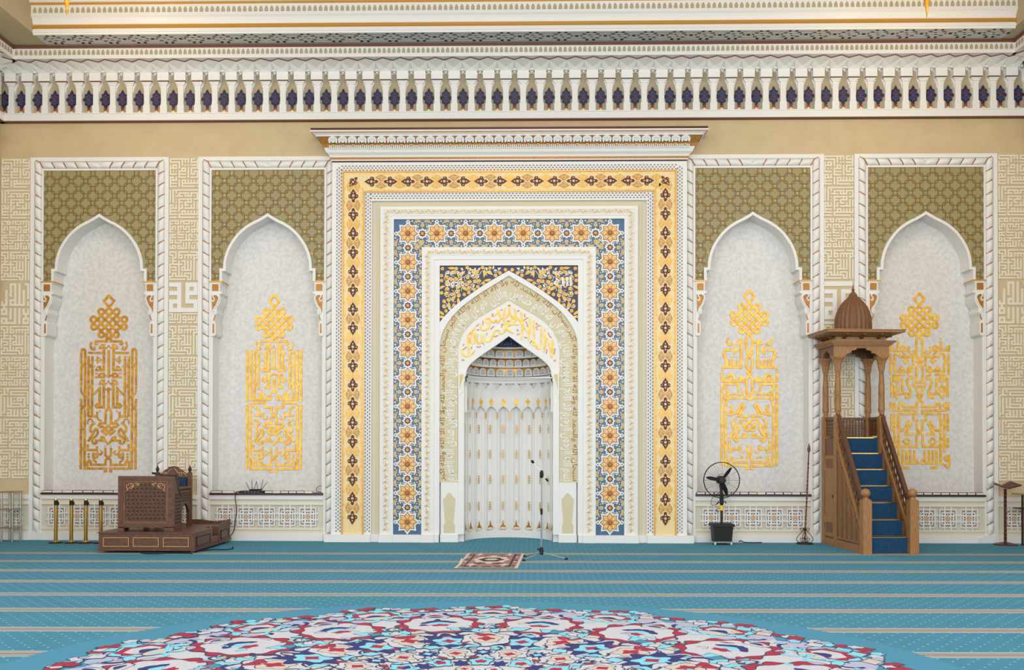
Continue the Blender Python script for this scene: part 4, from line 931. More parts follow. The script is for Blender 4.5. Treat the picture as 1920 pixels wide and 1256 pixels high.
for L in CAL:
    p = [c9(a) for a in cr(L, 5)]; n = len(p); mb.ribbon(p, [.036*(.45+.55*sin(PI*min(max(i/(n-1), .06), .94))**.6) for i in range(n)], -.155, -.14, 0)
for L in DIA: mb.ribbon([c9(a) for a in cr(L, 3)], .016, -.15, -.14, 1)
obj('gilt_script', mb, ['gold_bright', 'gold_dark'], ty)
# piers of the opening
jx = -mx(872.5)
for s in (-1, 1):
    mb = MB(); xs = sorted((s*1.285, s*.83)); mb.box(xs[0], xs[1], -.08, .3, 0, 3.06); obj('pier', mb, 'white', MH)
    mb = MB(); xs = sorted((s*-mx(861), s*-mx(872.5))); mb.box(xs[0], xs[1], -.16, .2, .14, 3.06)
    xs = sorted((s*1.285, s*-mx(826.5))); mb.box(xs[0], xs[1], -.20, .2, .14, ZB+.02); obj('pilaster', mb, 'white', MH)
    mb = MB(); xa, xb = -mx(829), -mx(861); cxp = (xa+xb)/2; hw = (xa-xb)/2
    xs = sorted((s*xa, s*xb)); mb.box(xs[0], xs[1], -.17, 0, .14, ZB); mb.box(xs[0]-.01, xs[1]+.01, -.20, 0, 0, .14)
    sh_ = [(-.105, .15), (.105, .15), (.105, .30), (.08, .34), (.115, .78), (.07, .82), (.05, .86), (0, .90), (-.05, .86), (-.07, .82), (-.115, .78), (-.08, .34), (-.105, .30)]
    mb.poly([(s*cxp+x, z+.02) for x, z in sh_], -.178, -.16, 1); obj('pedestal', mb, ['white', 'sage_dark'], MH)
    mb = MB(); xs = [s*-mx(p) for p in (861, 878)]                     # small stepped corbel under the arch
    z1 = mz(700); o = [(0, 0), (-.15, 0), (-.15, -.06), (-.12, -.10), (-.13, -.15), (-.085, -.22), (-.075, -.38), (-.03, -.42), (0, -.5)]
    mb.poly([(s*(-mx(861)+x), z1+z) for x, z in o], -.175, .0, 0); mb.poly([(s*(-mx(861)+x), z1+z) for x, z in ((-.03, -.045), (-.10, -.045), (-.085, -.14), (-.055, -.21), (-.03, -.33))], -.181, -.17, 1); obj('corbel', mb, ['white', 'corbel_tan'], MH)
# fluted apse
RA, YA = .84, -.02; NF = 10
def ap(a, r, z): return (-r*cos(a), YA+r*sin(a), z)                  # a: 0 left .. pi right
mb = MB()
z0, z1 = .14, mz(716)
fl_n = 8; FLD = (0, .012, .012, .05, .06, .05, .012, .012, 0)
for k in range(NF):
    for i in range(fl_n):
        t0, t1 = (k+i/fl_n)/NF*PI, (k+(i+1)/fl_n)/NF*PI
        r0, r1 = RA+FLD[i], RA+FLD[i+1]
        mb.add([ap(t0, r0, z0), ap(t1, r1, z0), ap(t1, r1, z1), ap(t0, r0, z1)], [(0, 1, 2, 3)], 0)
obj('fluted_wall', mb, 'white', MH)
mb = MB()
for i in range(40):
    t0, t1 = i/40*PI, (i+1)/40*PI
    mb.add([ap(t0, RA-.02, 0), ap(t1, RA-.02, 0), ap(t1, RA-.02, .14), ap(t0, RA-.02, .14), ap(t0, RA+.05, .14), ap(t1, RA+.05, .14)], [(0, 1, 2, 3), (3, 2, 5, 4)], 0)
obj('apse_base', mb, 'white', MH)
def on_wall(mb, k, pts, r, m, w=1):                                   # flat shape bent on flute k; pts in metres round the flute axis
    mb.add([ap((k+.5)/NF*PI+x/RA, r, z) for x, z in pts], [tuple(range(len(pts)))], m)
zf = mz(752)
for k in range(NF):
    mb = MB(); h_ = PI*RA/NF/2                                         # folded head of the flute, pointed above, ogee below
    zt_, zl, zc = mz(713), mz(727), mz(769)
    pts = [(-h_, zl), (-h_*.5, (zt_+zl)/2), (0, zt_), (h_*.5, (zt_+zl)/2), (h_, zl), (h_, zc-.06), (h_*.82, zc), (h_*.45, zc+.05), (0, zc+.08), (-h_*.45, zc+.05), (-h_*.82, zc), (-h_, zc-.06)]
    n = len(pts); a0 = (k+.5)/NF*PI
    fr_ = [ap(a0+x/RA, RA-.055, z) for x, z in pts]; bk = [ap(a0+x/RA, RA+.04, z) for x, z in pts]
    mb.add(fr_+bk, [tuple(range(n))] + [(i, (i+1) % n, (i+1) % n+n, i+n) for i in range(n)], 0); obj('flute_head', mb, 'white', MH)
    mb = MB(); on_wall(mb, k, [(0, zf+.085), (.018, zf+.035), (.058, zf), (.028, zf-.03), (.012, zf-.10), (-.012, zf-.10), (-.028, zf-.03), (-.058, zf), (-.018, zf+.035)], RA-.062, 0); obj('gilt_fleuron', mb, 'gold_bright', MH)
    for zc_ in (mz(806), mz(855), mz(905), mz(957)):
        mb = MB()
        for dz, s_ in ((.066, .020), (.022, .027), (-.022, .027), (-.064, .018)): on_wall(mb, k, [(0, zc_+dz+.026), (s_, zc_+dz), (0, zc_+dz-.024), (-s_, zc_+dz)], RA-.004, 0)
        obj('gilt_drop', mb, 'leaf_gold', MH)
    mb = MB(); zc_ = .17
    on_wall(mb, k, [(-.115, zc_), (-.085, zc_+.035), (-.06, zc_+.11), (-.025, zc_+.12), (0, zc_+.19), (.025, zc_+.12), (.06, zc_+.11), (.085, zc_+.035), (.115, zc_)], RA-.012, 0)
    on_wall(mb, k, [(-.095, zc_+.008), (-.055, zc_+.03), (-.04, zc_+.08), (-.03, zc_+.05), (-.015, zc_+.11), (0, zc_+.17), (.015, zc_+.11), (.03, zc_+.05), (.04, zc_+.08), (.055, zc_+.03), (.095, zc_+.008), (.02, zc_+.035), (-.02, zc_+.035)], RA-.02, 1); obj('base_palmette', mb, ['cream', 'gold_dark'], MH)
for k in range(NF+1):
    mb = MB(); zc_ = mz(779); on_wall(mb, k-.5, [(0, zc_+.065), (.024, zc_+.02), (.010, zc_), (.024, zc_-.02), (0, zc_-.075), (-.024, zc_-.02), (-.010, zc_), (-.024, zc_+.02)], RA-.062, 0); obj('gilt_drop', mb, 'leaf_gold', MH)
# stalactite half dome: ring, three tiers of cells, dark blue crown
mb = MB(); zr0, zr1 = mz(716), mz(703)
pr = [(RA+.04, zr0), (RA-.05, zr0+.0), (RA-.04, zr0+.05), (RA-.07, zr0+.07), (RA-.06, zr1-.005), (RA+.04, zr1)]
for (ra, za), (rb, zb_) in zip(pr, pr[1:]):
    for i in range(30):
        t0, t1 = i/30*PI, (i+1)/30*PI; mb.add([ap(t0, ra, za), ap(t1, ra, za), ap(t1, rb, zb_), ap(t0, rb, zb_)], [(0, 1, 2, 3)], 0)
obj('ring_moulding', mb, 'white', MH)
def tier(zb_, zt_, r, rn, n, gold):
    h_ = zt_-zb_; wdt = PI*r/n/2
    mb = MB()
    for i in range(36):                                               # gold ground behind the cells and the soffit to the next tier
        t0, t1 = i/36*PI, (i+1)/36*PI
        mb.add([ap(t0, r+.05, zb_), ap(t1, r+.05, zb_), ap(t1, r+.05, zt_), ap(t0, r+.05, zt_)], [(0, 1, 2, 3)], 0); mb.add([ap(t0, r+.05, zt_), ap(t1, r+.05, zt_), ap(t1, rn, zt_), ap(t0, rn, zt_)], [(0, 1, 2, 3)], 0)
        mb.add([ap(t0, rn-.0, zt_-.0), ap(t1, rn, zt_), ap(t1, rn, zt_+.03), ap(t0, rn, zt_+.03)], [(0, 1, 2, 3)], 1)
    obj('vault_ground', mb, [gold, 'white'], MH)
    for k in range(n):
        a0 = (k+.5)/n*PI; mb = MB(); w_ = wdt*.84
        o = [(-w_, 0), (w_, 0), (w_, h_*.5), (w_*.8, h_*.74), (w_*.45, h_*.88), (0, h_*.94), (-w_*.45, h_*.88), (-w_*.8, h_*.74), (-w_, h_*.5)]
        f_ = [ap(a0+x/r, r-.01, zb_+z) for x, z in o]; b_ = [ap(a0+x/r, r+.05, zb_+z) for x, z in o]; m_ = len(o)
        mb.add(f_+b_, [tuple(range(m_))] + [(i, (i+1) % m_, (i+1) % m_+m_, i+m_) for i in range(m_)], 0)
        i2 = [(x*.74, .02+z*.80) for x, z in o]; mb.add([ap(a0+x/r, r-.014, zb_+z) for x, z in i2], [tuple(range(m_))], 3)
        for x, z, s_, mm in ((0, .25, .10, 2 if k % 2 else 1), (-.42, .28, .08, 1), (.42, .28, .08, 1), (-.3, .58, .08, 1), (.3, .58, .08, 1), (0, .68, .07, 1), (0, .46, .07, 4)):
            X_, Z_ = x*w_, z*h_; e = s_*h_*1.1
            mb.add([ap(a0+(X_+dx)/r, r-.018, zb_+Z_+dz) for dx, dz in ((-e*.55, 0), (0, e), (e*.55, 0), (0, -e))], [(0, 1, 2, 3)], mm)
        obj('vault_cell', mb, ['white', 'purple', 'gold_trim', 'soffit_grey', 'gold_dark'], MH)
tier(mz(702), mz(685), .79, .70, 13, 'gold_trim'); tier(mz(685)+.03, mz(668), .70, .57, 13, 'gold_dark'); tier(mz(668)+.03, mz(651), .57, .40, 9, 'leaf_gold')
mb = MB(); zc0 = mz(651)+.03
for i in range(24):
    t0, t1 = i/24*PI, (i+1)/24*PI
    for (ra, za), (rb, zb_) in zip(((.40, zc0), (.38, zc0+.1), (.30, zc0+.2), (.15, zc0+.27)), ((.38, zc0+.1), (.30, zc0+.2), (.15, zc0+.27), (.0, zc0+.3))): mb.add([ap(t0, ra, za), ap(t1, ra, za), ap(t1, rb, zb_), ap(t0, rb, zb_)], [(0, 1, 2, 3)], 0)
rnd = random.Random(5)
for i in range(60):
    a = rnd.uniform(.3, PI-.3); z = zc0+rnd.uniform(.01, .19); r = .385-(z-zc0)*.35; e = .012; mb.add([ap(a+dx/r, r, z+dz) for dx, dz in ((-e, 0), (0, e), (e, 0), (0, -e))], [(0, 1, 2, 3)], 1)
obj('vault_crown', mb, ['navy', 'lilac'], MH)
mb = MB(); mb.box(-1.28, 1.28, .88, .95, 0, 5.2); mb.box(-2.9, 2.9, .3, .75, 5.0, 7.4); 
for s in (-1, 1): xs = sorted((s*1.0, s*2.95)); mb.box(xs[0], xs[1], .1, .75, 0, 7.1)
obj('core', mb, 'plaster', MH)
# ------------------------------------------------------------------ round flower medallion woven into the carpet
MC = (.01, -10.96); MR = 3.62
def med():
    o = put('flower_medallion', None, floor, Matrix.Translation((MC[0], MC[1], 0)))
    rn = random.Random(11); z = [.002]
    mats = ['steel_blue', 'ivory', 'crimson', 'aqua', 'carpet_navy', 'lilac', 'beige_wool', 'outline']
    def P(r, a): return (MC[0]+r*sin(a), MC[1]+r*cos(a))
    def flat(mb, pts, m): z[0] += .0000015; mb.add([(x, y, z[0]) for x, y in pts], [tuple(range(len(pts)))], m)
    def blob(mb, r, a, sr, sa, m, rot=0, lob=0, amp=.0, n=18, ol=.0, ph=0):
        pts = []
        for i in range(n):
            t = 2*PI*i/n; k = 1+amp*cos(lob*t+ph); u = sr*k*cos(t); v = sa*k*sin(t)
            u, v = u*cos(rot)-v*sin(rot), u*sin(rot)+v*cos(rot); pts.append((u, v))
        def W(s): return [(MC[0]+(r+u*s)*sin(a)+v*s*cos(a), MC[1]+(r+u*s)*cos(a)-v*s*sin(a)) for u, v in pts]
        if ol: flat(mb, W(1+ol/max(sr, sa)), 7)
        flat(mb, W(1), m)
    def scroll(mb, r, a, size, m, turn, w_, rot):
        pts = []
        for i in range(14):
            t = i/13; an = rot+turn*t*4.4; rr = size*(1-.75*t); pts.append((rr*cos(an), rr*sin(an)))
        q = [(MC[0]+(r+u)*sin(a)+v*cos(a), MC[1]+(r+u)*cos(a)-v*sin(a)) for u, v in pts]
        L_ = []
        for i, p in enumerate(q):
            b = q[min(i+1, 13)]; c = q[max(i-1, 0)]; d = nrm(b[0]-c[0], b[1]-c[1]); ww = w_*(1-.6*i/13); L_.append(((p[0]-d[1]*ww, p[1]+d[0]*ww), (p[0]+d[1]*ww, p[1]-d[0]*ww)))
        z[0] += .0000015
        mb.add([(x, y, z[0]) for l in L_ for x, y in l], [(2*i, 2*i+1, 2*i+3, 2*i+2) for i in range(13)], m)
    mb = MB(); flat(mb, [P(MR+.32, 2*PI*i/72) for i in range(72)], 0); obj('plain_margin', mb, mats, o)
    z[0] = .003
    mb = MB(); rim = []
    for i in range(192):
        a = 2*PI*i/192; rim.append(P(3.38+.11*cos(16*a)+.06*cos(48*a+.5)+.03*cos(80*a), a))
    flat(mb, rim, 5); flat(mb, [P(3.02+.10*cos(16*i/192*2*PI+PI), 2*PI*i/192) for i in range(192)], 1)
    gr = obj('ground', mb, mats, o)
    z[0] = .004
    for k in range(16):
        a = 2*PI*(k+.5)/16; st_ = PI/16; mb = MB()
        # florets along the rim
        for j in range(15):
            da = (j-7)/15*2*st_; r = 3.50+.10*cos(16*(a+da))+rn.uniform(-.10, .05); c = (2, 3, 1, 5, 3, 2, 1)[j % 7]
            blob(mb, r, a+da, .055, .075, c, rn.uniform(0, 3), 5, .22, 12, .014)
        for da, r, c in ((-.17, 3.42, 3), (.17, 3.42, 3), (-.09, 3.36, 6), (.09, 3.36, 1), (0, 3.44, 2)): blob(mb, r, a+da, .07, .09, c, .4, 4, .25, 12, .014)
        # small ringed flower between two palmettes
        b = a+st_
        blob(mb, 3.18, b, .22, .30, 3, 0, 6, .10, 24, .02); blob(mb, 3.20, b, .17, .23, 2, 0, 7, .12, 22, .012); blob(mb, 3.19, b, .12, .17, 1, 0, 6, .08, 18); blob(mb, 3.14, b, .06, .10, 4, 0, 3, .2, 12); blob(mb, 3.02, b, .08, .16, 6, 0, 0, 0, 14, .014)
        for s in (-1, 1):
            scroll(mb, 3.12, b+s*.115, .15, 4, s, .022, 1.2*s); scroll(mb, 3.10, b+s*.135, .19, 1, s, .026, 1.0*s); scroll(mb, 2.92, b+s*.05, .14, 3, -s, .03, .5); blob(mb, 3.05, b+s*.10, .05, .10, 3, s*.7, 0, 0, 12, .012)
            blob(mb, 2.86, b+s*.085, .09, .06, 5, s*.8, 0, 0, 12, .012)
        # big white palmette in a scalloped red collar
        blob(mb, 2.56, a, .46, .40, 2, 0, 11, .10, 66, .02); blob(mb, 2.56, a, .385, .335, 1, 0, 9, .06, 54, .012)
        for t in (-.8, -.4, 0, .4, .8): blob(mb, 2.70-.11*t*t, a+t*.055, .05, .075, 4, 0, 3, .2, 10)
        blob(mb, 2.60, a, .06, .10, 3, 0, 4, .15, 12); blob(mb, 2.49, a, .055, .10, 2, 0, 5, .25, 14); blob(mb, 2.92, a, .07, .14, 1, 0, 5, .12, 16, .02); blob(mb, 2.93, a, .035, .08, 4, 0, 3, .2, 10)
        # turquoise leaf clusters
        for j in range(7):
            t = (j-3)/3; blob(mb, 2.18+.08*t*t+rn.uniform(-.03, .03), b+t*.13, .10, .075, (3, 0, 3, 1, 3, 6, 3)[j], t, 4, .2, 14, .014)
        for j in range(5):
            t = (j-2)/2; blob(mb, 2.38, b+t*.05, .07, .045, (2, 3, 1, 3, 2)[j], t, 3, .2, 12, .012)
        # inner ring: navy stars, cream petals and scrolls
        blob(mb, 1.72, a, .30, .24, 4, 0, 8, .22, 48, .0); blob(mb, 1.70, a, .17, .13, 3, 0, 5, .2, 24, .012); blob(mb, 1.70, a, .07, .06, 2, 0, 4, .3, 12)
        blob(mb, 1.78, b, .30, .22, 1, 0, 6, .08, 30, .02); blob(mb, 1.80, b, .17, .14, 6, 0, 5, .14, 20, .012); blob(mb, 1.80, b, .09, .07, 2, 0, 4, .3, 14); blob(mb, 1.98, b, .05, .09, 2, 0, 3, .2, 10)
        for s in (-1, 1):
            scroll(mb, 2.02, a+s*.10, .14, 4, -s, .02, .4); scroll(mb, 1.50, a+s*.10, .13, 7, s, .016, .4); blob(mb, 1.98, a+s*.17, .05, .07, 2, s, 3, .2, 10, .01); blob(mb, 1.46, a+s*.12, .08, .06, 3, s, 4, .2, 12, .012)
        for j in range(24):                                            # scattered small leaves
            blob(mb, rn.uniform(.7, 3.3), a+rn.uniform(-st_, st_), rn.uniform(.02, .045), rn.uniform(.03, .07), rn.choice((2, 3, 3, 4, 6, 5, 2)), rn.uniform(0, 3), 3, .3, 8, .008)
        blob(mb, 1.16, a, .20, .15, 1, 0, 7, .10, 28, .016); blob(mb, 1.18, a, .11, .09, 6, 0, 5, .2, 20, .012); blob(mb, 1.18, a, .055, .05, 2, 0, 4, .3, 12); blob(mb, 1.22, b, .10, .07, 4, 0, 8, .25, 32); blob(mb, 1.22, b, .045, .035, 3, 0, 4, .3, 12)
        blob(mb, .86, b, .13, .09, 3, 0, 5, .18, 20, .012); blob(mb, .86, b, .06, .05, 2, 0, 5, .2, 12); blob(mb, .80, a, .10, .06, 4, 0, 6, .25, 24); blob(mb, .60, a, .09, .06, (1, 6)[k % 2], 0, 4, .15, 16, .012); blob(mb, .60, a, .035, .03, 2, 0, 4, .3, 10)
        for s in (-1, 1):
            scroll(mb, 1.36, b+s*.06, .09, 7, s, .012, .3); scroll(mb, 1.00, a+s*.10, .08, 7, -s, .010, .8); scroll(mb, 2.34, a+s*.19, .12, 7, s, .014, .2); blob(mb, 1.02, a+s*.13, .04, .03, (3, 2)[k % 2], s, 3, .2, 10, .008)
        stuff(obj('flower_sector', mb, mats, o))
    mb = MB(); blob(mb, 0, 0, .5, .5, 4, 0, 16, .08, 64, .02); blob(mb, 0, 0, .36, .36, 1, 0, 16, .1, 64, .0); blob(mb, 0, 0, .2, .2, 2, 0, 8, .15, 40, .01); obj('rosette', mb, mats, o)
med()

# ------------------------------------------------------------------ prayer rug
rg = thing('prayer_rug', 'small red and cream patterned prayer rug lying before the niche', 'rug', (-.19, -3.07, 0))
def rugz(u, v): return .006 + (.05*max(0, 1-abs(v-.42)/.16)*max(0, (-u-.80)/.2) if u < -.8 else 0)
def rug_pt(u, v): return (-.195+u*.465+.045*(v-.5)*2+(.03*max(0, -u-.6)*sin(v*5)), -4.05+v*1.97, rugz(u, v))
def rug_patch(mb, u0, u1, v0, v1, dz, m, n=20):
    vs_ = []; k = n
    for j in range(k+1):
        for i in range(k+1):
            p = rug_pt(u0+(u1-u0)*i/k, v0+(v1-v0)*j/k); vs_.append((p[0], p[1], p[2]+dz))
    mb.add(vs_, [(j*(k+1)+i, j*(k+1)+i+1, (j+1)*(k+1)+i+1, (j+1)*(k+1)+i) for j in range(k) for i in range(k)], m)
mb = MB(); rug_patch(mb, -1, 1, 0, 1, 0, 0); rug_patch(mb, -.90, .90, .02, .98, .003, 1); rug_patch(mb, -.74, .74, .08, .92, .006, 2); rug_patch(mb, -.68, .68, .10, .90, .009, 1)
obj('pile', mb, ['rug_cream', 'rug_red', 'rug_dark'], rg)
def rug_shape(mb, cu, cv, ru, rv, lob, amp, dz, m):
    mb.add([(lambda p: (p[0], p[1], p[2]+dz))(rug_pt(cu+ru*(1+amp*cos(lob*t))*cos(t), cv+rv*(1+amp*cos(lob*t))*sin(t))) for t in [2*PI*i/28 for i in range(28)]], [tuple(range(28))], m)
mb = MB(); rug_shape(mb, 0, .5, .58, .26, 8, .08, .012, 0); rug_shape(mb, 0, .5, .40, .13, 6, .1, .0135, 1); rug_shape(mb, 0, .5, .22, .055, 6, .1, .015, 0)
for s in (-1, 1):
    for t in (.27, .73): rug_shape(mb, s*.3, t, .16, .035, 4, .3, .016, 2); rug_shape(mb, s*.52, .5+(t-.5)*1.45, .13, .06, 4, .3, .013, 0)
    for v in (.15, .35, .5, .65, .85): rug_shape(mb, s*.82, v, .05, .03, 4, .3, .011, 0 if v in (.35, .65) else 2)
for u in (-.5, -.2, .2, .5):
    for v in (.05, .95): rug_shape(mb, u, v, .08, .02, 4, .3, .011, 0)
obj('medallion', mb, ['rug_cream', 'rug_dark', 'rug_rose'], rg)

# ------------------------------------------------------------------ microphone stand
B0 = Vector((.585, -2.82, 0)); ms = thing('microphone_stand', 'chrome tripod microphone stand with a black angled boom before the niche', 'microphone stand', B0)
for ang in (-.18, 2.3, 3.95):
    L_ = .40; e = B0+Vector((L_*cos(ang), L_*sin(ang)*1.0, .015)); mb = MB(); mb.tube([B0+Vector((.02*cos(ang), .02*sin(ang), .10)), e], .011, 6, 0)
    lg = obj('leg', mb, 'chrome', ms); mb = MB(); d = (e-B0).normalized(); mb.tube([e-d*.03, e+d*.02], .016, 6, 0); obj('rubber_foot', mb, 'black_rubber', lg)
mb = MB(); mb.lathe([(.03, .07), (.035, .10), (.03, .16), (.02, .19)], B0.x, B0.y, 10); mb.tube([B0+Vector((-.02, -.03, .15)), B0+Vector((-.07, -.03, .16))], .014, 6); obj('hub', mb, 'black', ms)
mb = MB(); mb.tube([B0+Vector((0, 0, .1)), B0+Vector((0, 0, .74))], .014, 8); mb.tube([B0+Vector((0, 0, .7)), B0+Vector((0, 0, 1.34))], .010, 8); obj('pole', mb, 'chrome', ms)
mb = MB(); mb.lathe([(.018, .70), (.02, .78), (.014, .80)], B0.x, B0.y, 8); obj('clutch', mb, 'black', ms)
mb = MB(); mb.lathe([(.022, 1.28), (.03, 1.31), (.03, 1.37), (.02, 1.40)], B0.x, B0.y, 8); mb.tube([B0+Vector((-.03, -.02, 1.33)), B0+Vector((.035, -.02, 1.33))], .014, 6); obj('boom_clamp', mb, 'black', ms)
a, b = B0+Vector((.085, 0, 1.25)), B0+Vector((-.13, -.02, 1.52)); mb = MB(); mb.tube([a, b], .008, 6); bo = obj('boom_arm', mb, 'chrome', ms)
d = (b-a).normalized(); mb = MB(); mb.tube([a-d*.03, a+d*.03], .017, 6); obj('counterweight', mb, 'black', bo)
mb = MB(); mb.tube([b-d*.01, b+d*.01, b+d*.03, b+d*.05], [.012, .02, .024, .012], 8); obj('microphone_clip', mb, 'black', ms)

# ------------------------------------------------------------------ pedestal fan
F0 = Vector((U(1353, 960, -.42).x, -.42, 0)); fn = thing('pedestal_fan', 'black caged pedestal fan standing on a black wheeled water box', 'fan', F0)
mb = MB(); x0, x1, y0, y1 = -.178, .178, -.17, .17
vs_ = [(x*(.88 if z == 0 else 1), y*(.88 if z == 0 else 1), .06+z) for z in (0, .30) for x, y in ((x0, y0), (x1, y0), (x1, y1), (x0, y1))]
mb.add([tuple(Vector(v)+F0) for v in vs_], [(0, 1, 5, 4), (1, 2, 6, 5), (2, 3, 7, 6), (3, 0, 4, 7), (0, 1, 2, 3)], 0); mb.box(F0.x-.205, F0.x+.205, F0.y-.2, F0.y+.2, .335, .365); mb.box(F0.x-.19, F0.x+.19, F0.y-.18, F0.y+.18, .365, .385); wb = obj('water_box', mb, 'black', fn)
for sx in (-1, 1):
    for sy in (-1, 1):
        mb = MB(); c = F0+Vector((sx*.145, sy*.14, .03)); mb.tube([c+Vector((-.012, 0, 0)), c+Vector((.012, 0, 0))], .03, 10); obj('caster', mb, 'plastic_white', wb)
mb = MB(); mb.box(F0.x-.18, F0.x+.18, F0.y-.165, F0.y+.165, .045, .065); obj('base_tray', mb, 'steel', fn)
mb = MB(); mb.tube([F0+Vector((0, 0, .37)), F0+Vector((0, 0, .78))], .022, 8); obj('post', mb, 'iron', fn)
mb = MB(); mb.lathe([(.036, .62), (.036, .71)], F0.x, F0.y, 12); obj('yellow_collar', mb, 'yellow_label', fn)
mb = MB(); mb.lathe([(.03, .72), (.038, .76), (.038, .90), (.03, .94)], F0.x, F0.y, 10); mb.tube([F0+Vector((-.05, -.02, .78)), F0+Vector((-.10, -.02, .73))], .01, 5); mb.tube([F0+Vector((.04, -.02, .79)), F0+Vector((.08, -.02, .75))], .01, 5); obj('control_column', mb, 'black', fn)
HC = F0+Vector((-.005, -.02, 1.17)); RG = .325
mb = MB(); mb.tube([HC+Vector((0, .16, 0)), HC+Vector((0, .02, 0))], .075, 14); mb.tube([HC+Vector((0, .1, 0)), F0+Vector((0, .0, .9))], .028, 8); obj('motor', mb, 'black', fn)
cg = MB()
for r, y in ((RG, 0), (RG, -.02), (RG*.36, -.10), (RG*.24, -.105)): cg.tube([HC+Vector((r*cos(2*PI*i/36), y, r*sin(2*PI*i/36))) for i in range(36)], .008 if r == RG else .003, 5, 0, True)
cgo = obj('cage', cg, 'black', fn)
for i in range(36):
    a = 2*PI*i/36; mb = MB(); rr = (.06, .2, RG) 
    mb.tube([HC+Vector((.06*cos(a), -.105, .06*sin(a))), HC+Vector((.22*cos(a), -.085, .22*sin(a))), HC+Vector((RG*cos(a), -.01, RG*sin(a)))], .0013 if i % 3 else .0024, 4); obj('wire', mb, 'iron', cgo)
for a in (.92, 2.97, 5.05):
    mb = MB(); pts = []
    for r, w_ in ((.04, .02), (.10, .032), (.18, .036), (.25, .026), (.29, .008)): pts.append((r, w_))
    top = [(HC.x+r*cos(a)-w_*sin(a), HC.y-.03-.03*(w_/.036), HC.z+r*sin(a)+w_*cos(a)) for r, w_ in pts]; bot = [(HC.x+r*cos(a)+w_*sin(a), HC.y-.03+.03*(w_/.036), HC.z+r*sin(a)-w_*cos(a)) for r, w_ in pts]; n = len(pts)
    mb.add(top+bot, [(i, i+1, n+i+1, n+i) for i in range(n-1)], 0); obj('blade', mb, 'black', fn)
mb = MB(); mb.tube([HC+Vector((0, -.03, 0)), HC+Vector((0, -.115, 0))], [.06, .045], 12); mb.tube([HC+Vector((0, -.11, 0)), HC+Vector((0, -.118, 0))], [.06, .03], 12)
obj('hub', mb, 'black', fn)
mb = MB(); mb.tube([tuple(F0+Vector(p)) for p in cr([(-.03, -.02, .95), (-.15, .02, .86), (-.19, .02, .74), (-.12, .02, .71), (-.05, .0, .76)], 5)], .005, 5); mb.tube([tuple(F0+Vector(p)) for p in cr([(-.03, -.02, .66), (-.09, .0, .64), (-.08, 0, .59), (-.02, 0, .62)], 4)], .004, 5); obj('cable', mb, 'black_rubber', fn)
mb = MB(); mb.tube(cr([(4.27, -.12, .02), (4.30, -.13, .04), (4.37, -.14, .012), (4.56, -.17, .01), (4.69, -.13, .01)], 5), .009, 5); tag(obj('black_cable', mb, 'black_rubber'), 'short black cable on the carpet right of the fan', 'cable')

# ------------------------------------------------------------------ twisted staff in an iron stand
S0 = Vector((U(1509, 1000, -.30).x, -.30, 0)); sf = thing('staff', 'tall twisted brown wooden staff leaning in the scrolled iron stand', 'staff', S0)
mb = MB(); n = 46; pts = []; rad = []
for i in range(n+1):
    t = i/n; pts.append(S0+Vector((-.0+.075*t, .0, .06+t*1.62))); rad.append(.014+.0045*cos(i*PI*.9) if t < .88 else .012)
mb.tube(pts, rad, 7); obj('shaft', mb, 'staff_wood', sf)
tp = pts[-1]; mb = MB(); mb.tube([tp, tp+Vector((0, 0, .02)), tp+Vector((0, 0, .06)), tp+Vector((.004, 0, .11)), tp+Vector((.006, 0, .17))], [.014, .026, .03, .018, .003], 8); obj('finial', mb, 'staff_wood', sf)
sd = thing('staff_stand', 'low scrolled iron stand on the floor left of the pulpit', 'stand', S0)
mb = MB(); mb.lathe([(.15, .0), (.15, .02), (.13, .03), (.05, .035)], S0.x, S0.y, 18); obj('base', mb, 'iron', sd)
for ang in (0, PI, PI/2, -PI/2):
    mb = MB(); pr = cr([(.05, .24), (.075, .25), (.08, .285), (.05, .29), (.03, .26), (.07, .20), (.13, .14), (.15, .08), (.12, .035)], 4)
    mb.tube([S0+Vector((r*cos(ang), r*sin(ang), z)) for r, z in pr], .006, 5)
    pr = cr([(.02, .04), (.06, .05), (.085, .09), (.06, .115), (.045, .09)], 3); mb.tube([S0+Vector((r*cos(ang), r*sin(ang), z)) for r, z in pr], .005, 5); obj('scroll', mb, 'iron', sd)
mb = MB(); mb.tube([S0+Vector((.028*cos(2*PI*i/12)+.008, .028*sin(2*PI*i/12), .26)) for i in range(12)], .006, 5, 0, True); obj('collar', mb, 'iron', sd)

# ------------------------------------------------------------------ book stand at the right edge
L0 = Vector((U(1885, 1000, -.34).x, -.34, 0)); ls = thing('book_stand', 'dark turned wooden book stand with an open winged top', 'book stand', L0)
mb = MB(); mb.lathe([(.20, 0), (.20, .02), (.14, .035), (.05, .05)], L0.x, L0.y, 20); obj('base', mb, 'lectern_wood', ls)
mb = MB(); pr = [(.03, .04)]
z = .06
while z < .98: pr += [(.030, z), (.020, z+.03), (.032, z+.045), (.020, z+.06)]; z += .075
pr += [(.03, 1.0)]; mb.lathe(pr, L0.x, L0.y, 9); obj('turned_post', mb, 'lectern_wood', ls)
for s in (-1, 1):
    mb = MB(); w_ = .24 if s > 0 else .26
    q = [(0, -.14, 1.04), (s*w_, -.12, 1.04+.06 if s > 0 else 1.12), (s*w_*.62, .13, 1.16 if s > 0 else 1.15), (-s*.03, .12, 1.07)]
    mb.add([tuple(L0+Vector(p)) for p in q] + [tuple(L0+Vector(p)-Vector((0, 0, .02))) for p in q], [(0, 1, 2, 3), (4, 5, 6, 7), (0, 1, 5, 4), (1, 2, 6, 5), (2, 3, 7, 6), (3, 0, 4, 7)], 0); obj('wing', mb, 'lectern_wood', ls)
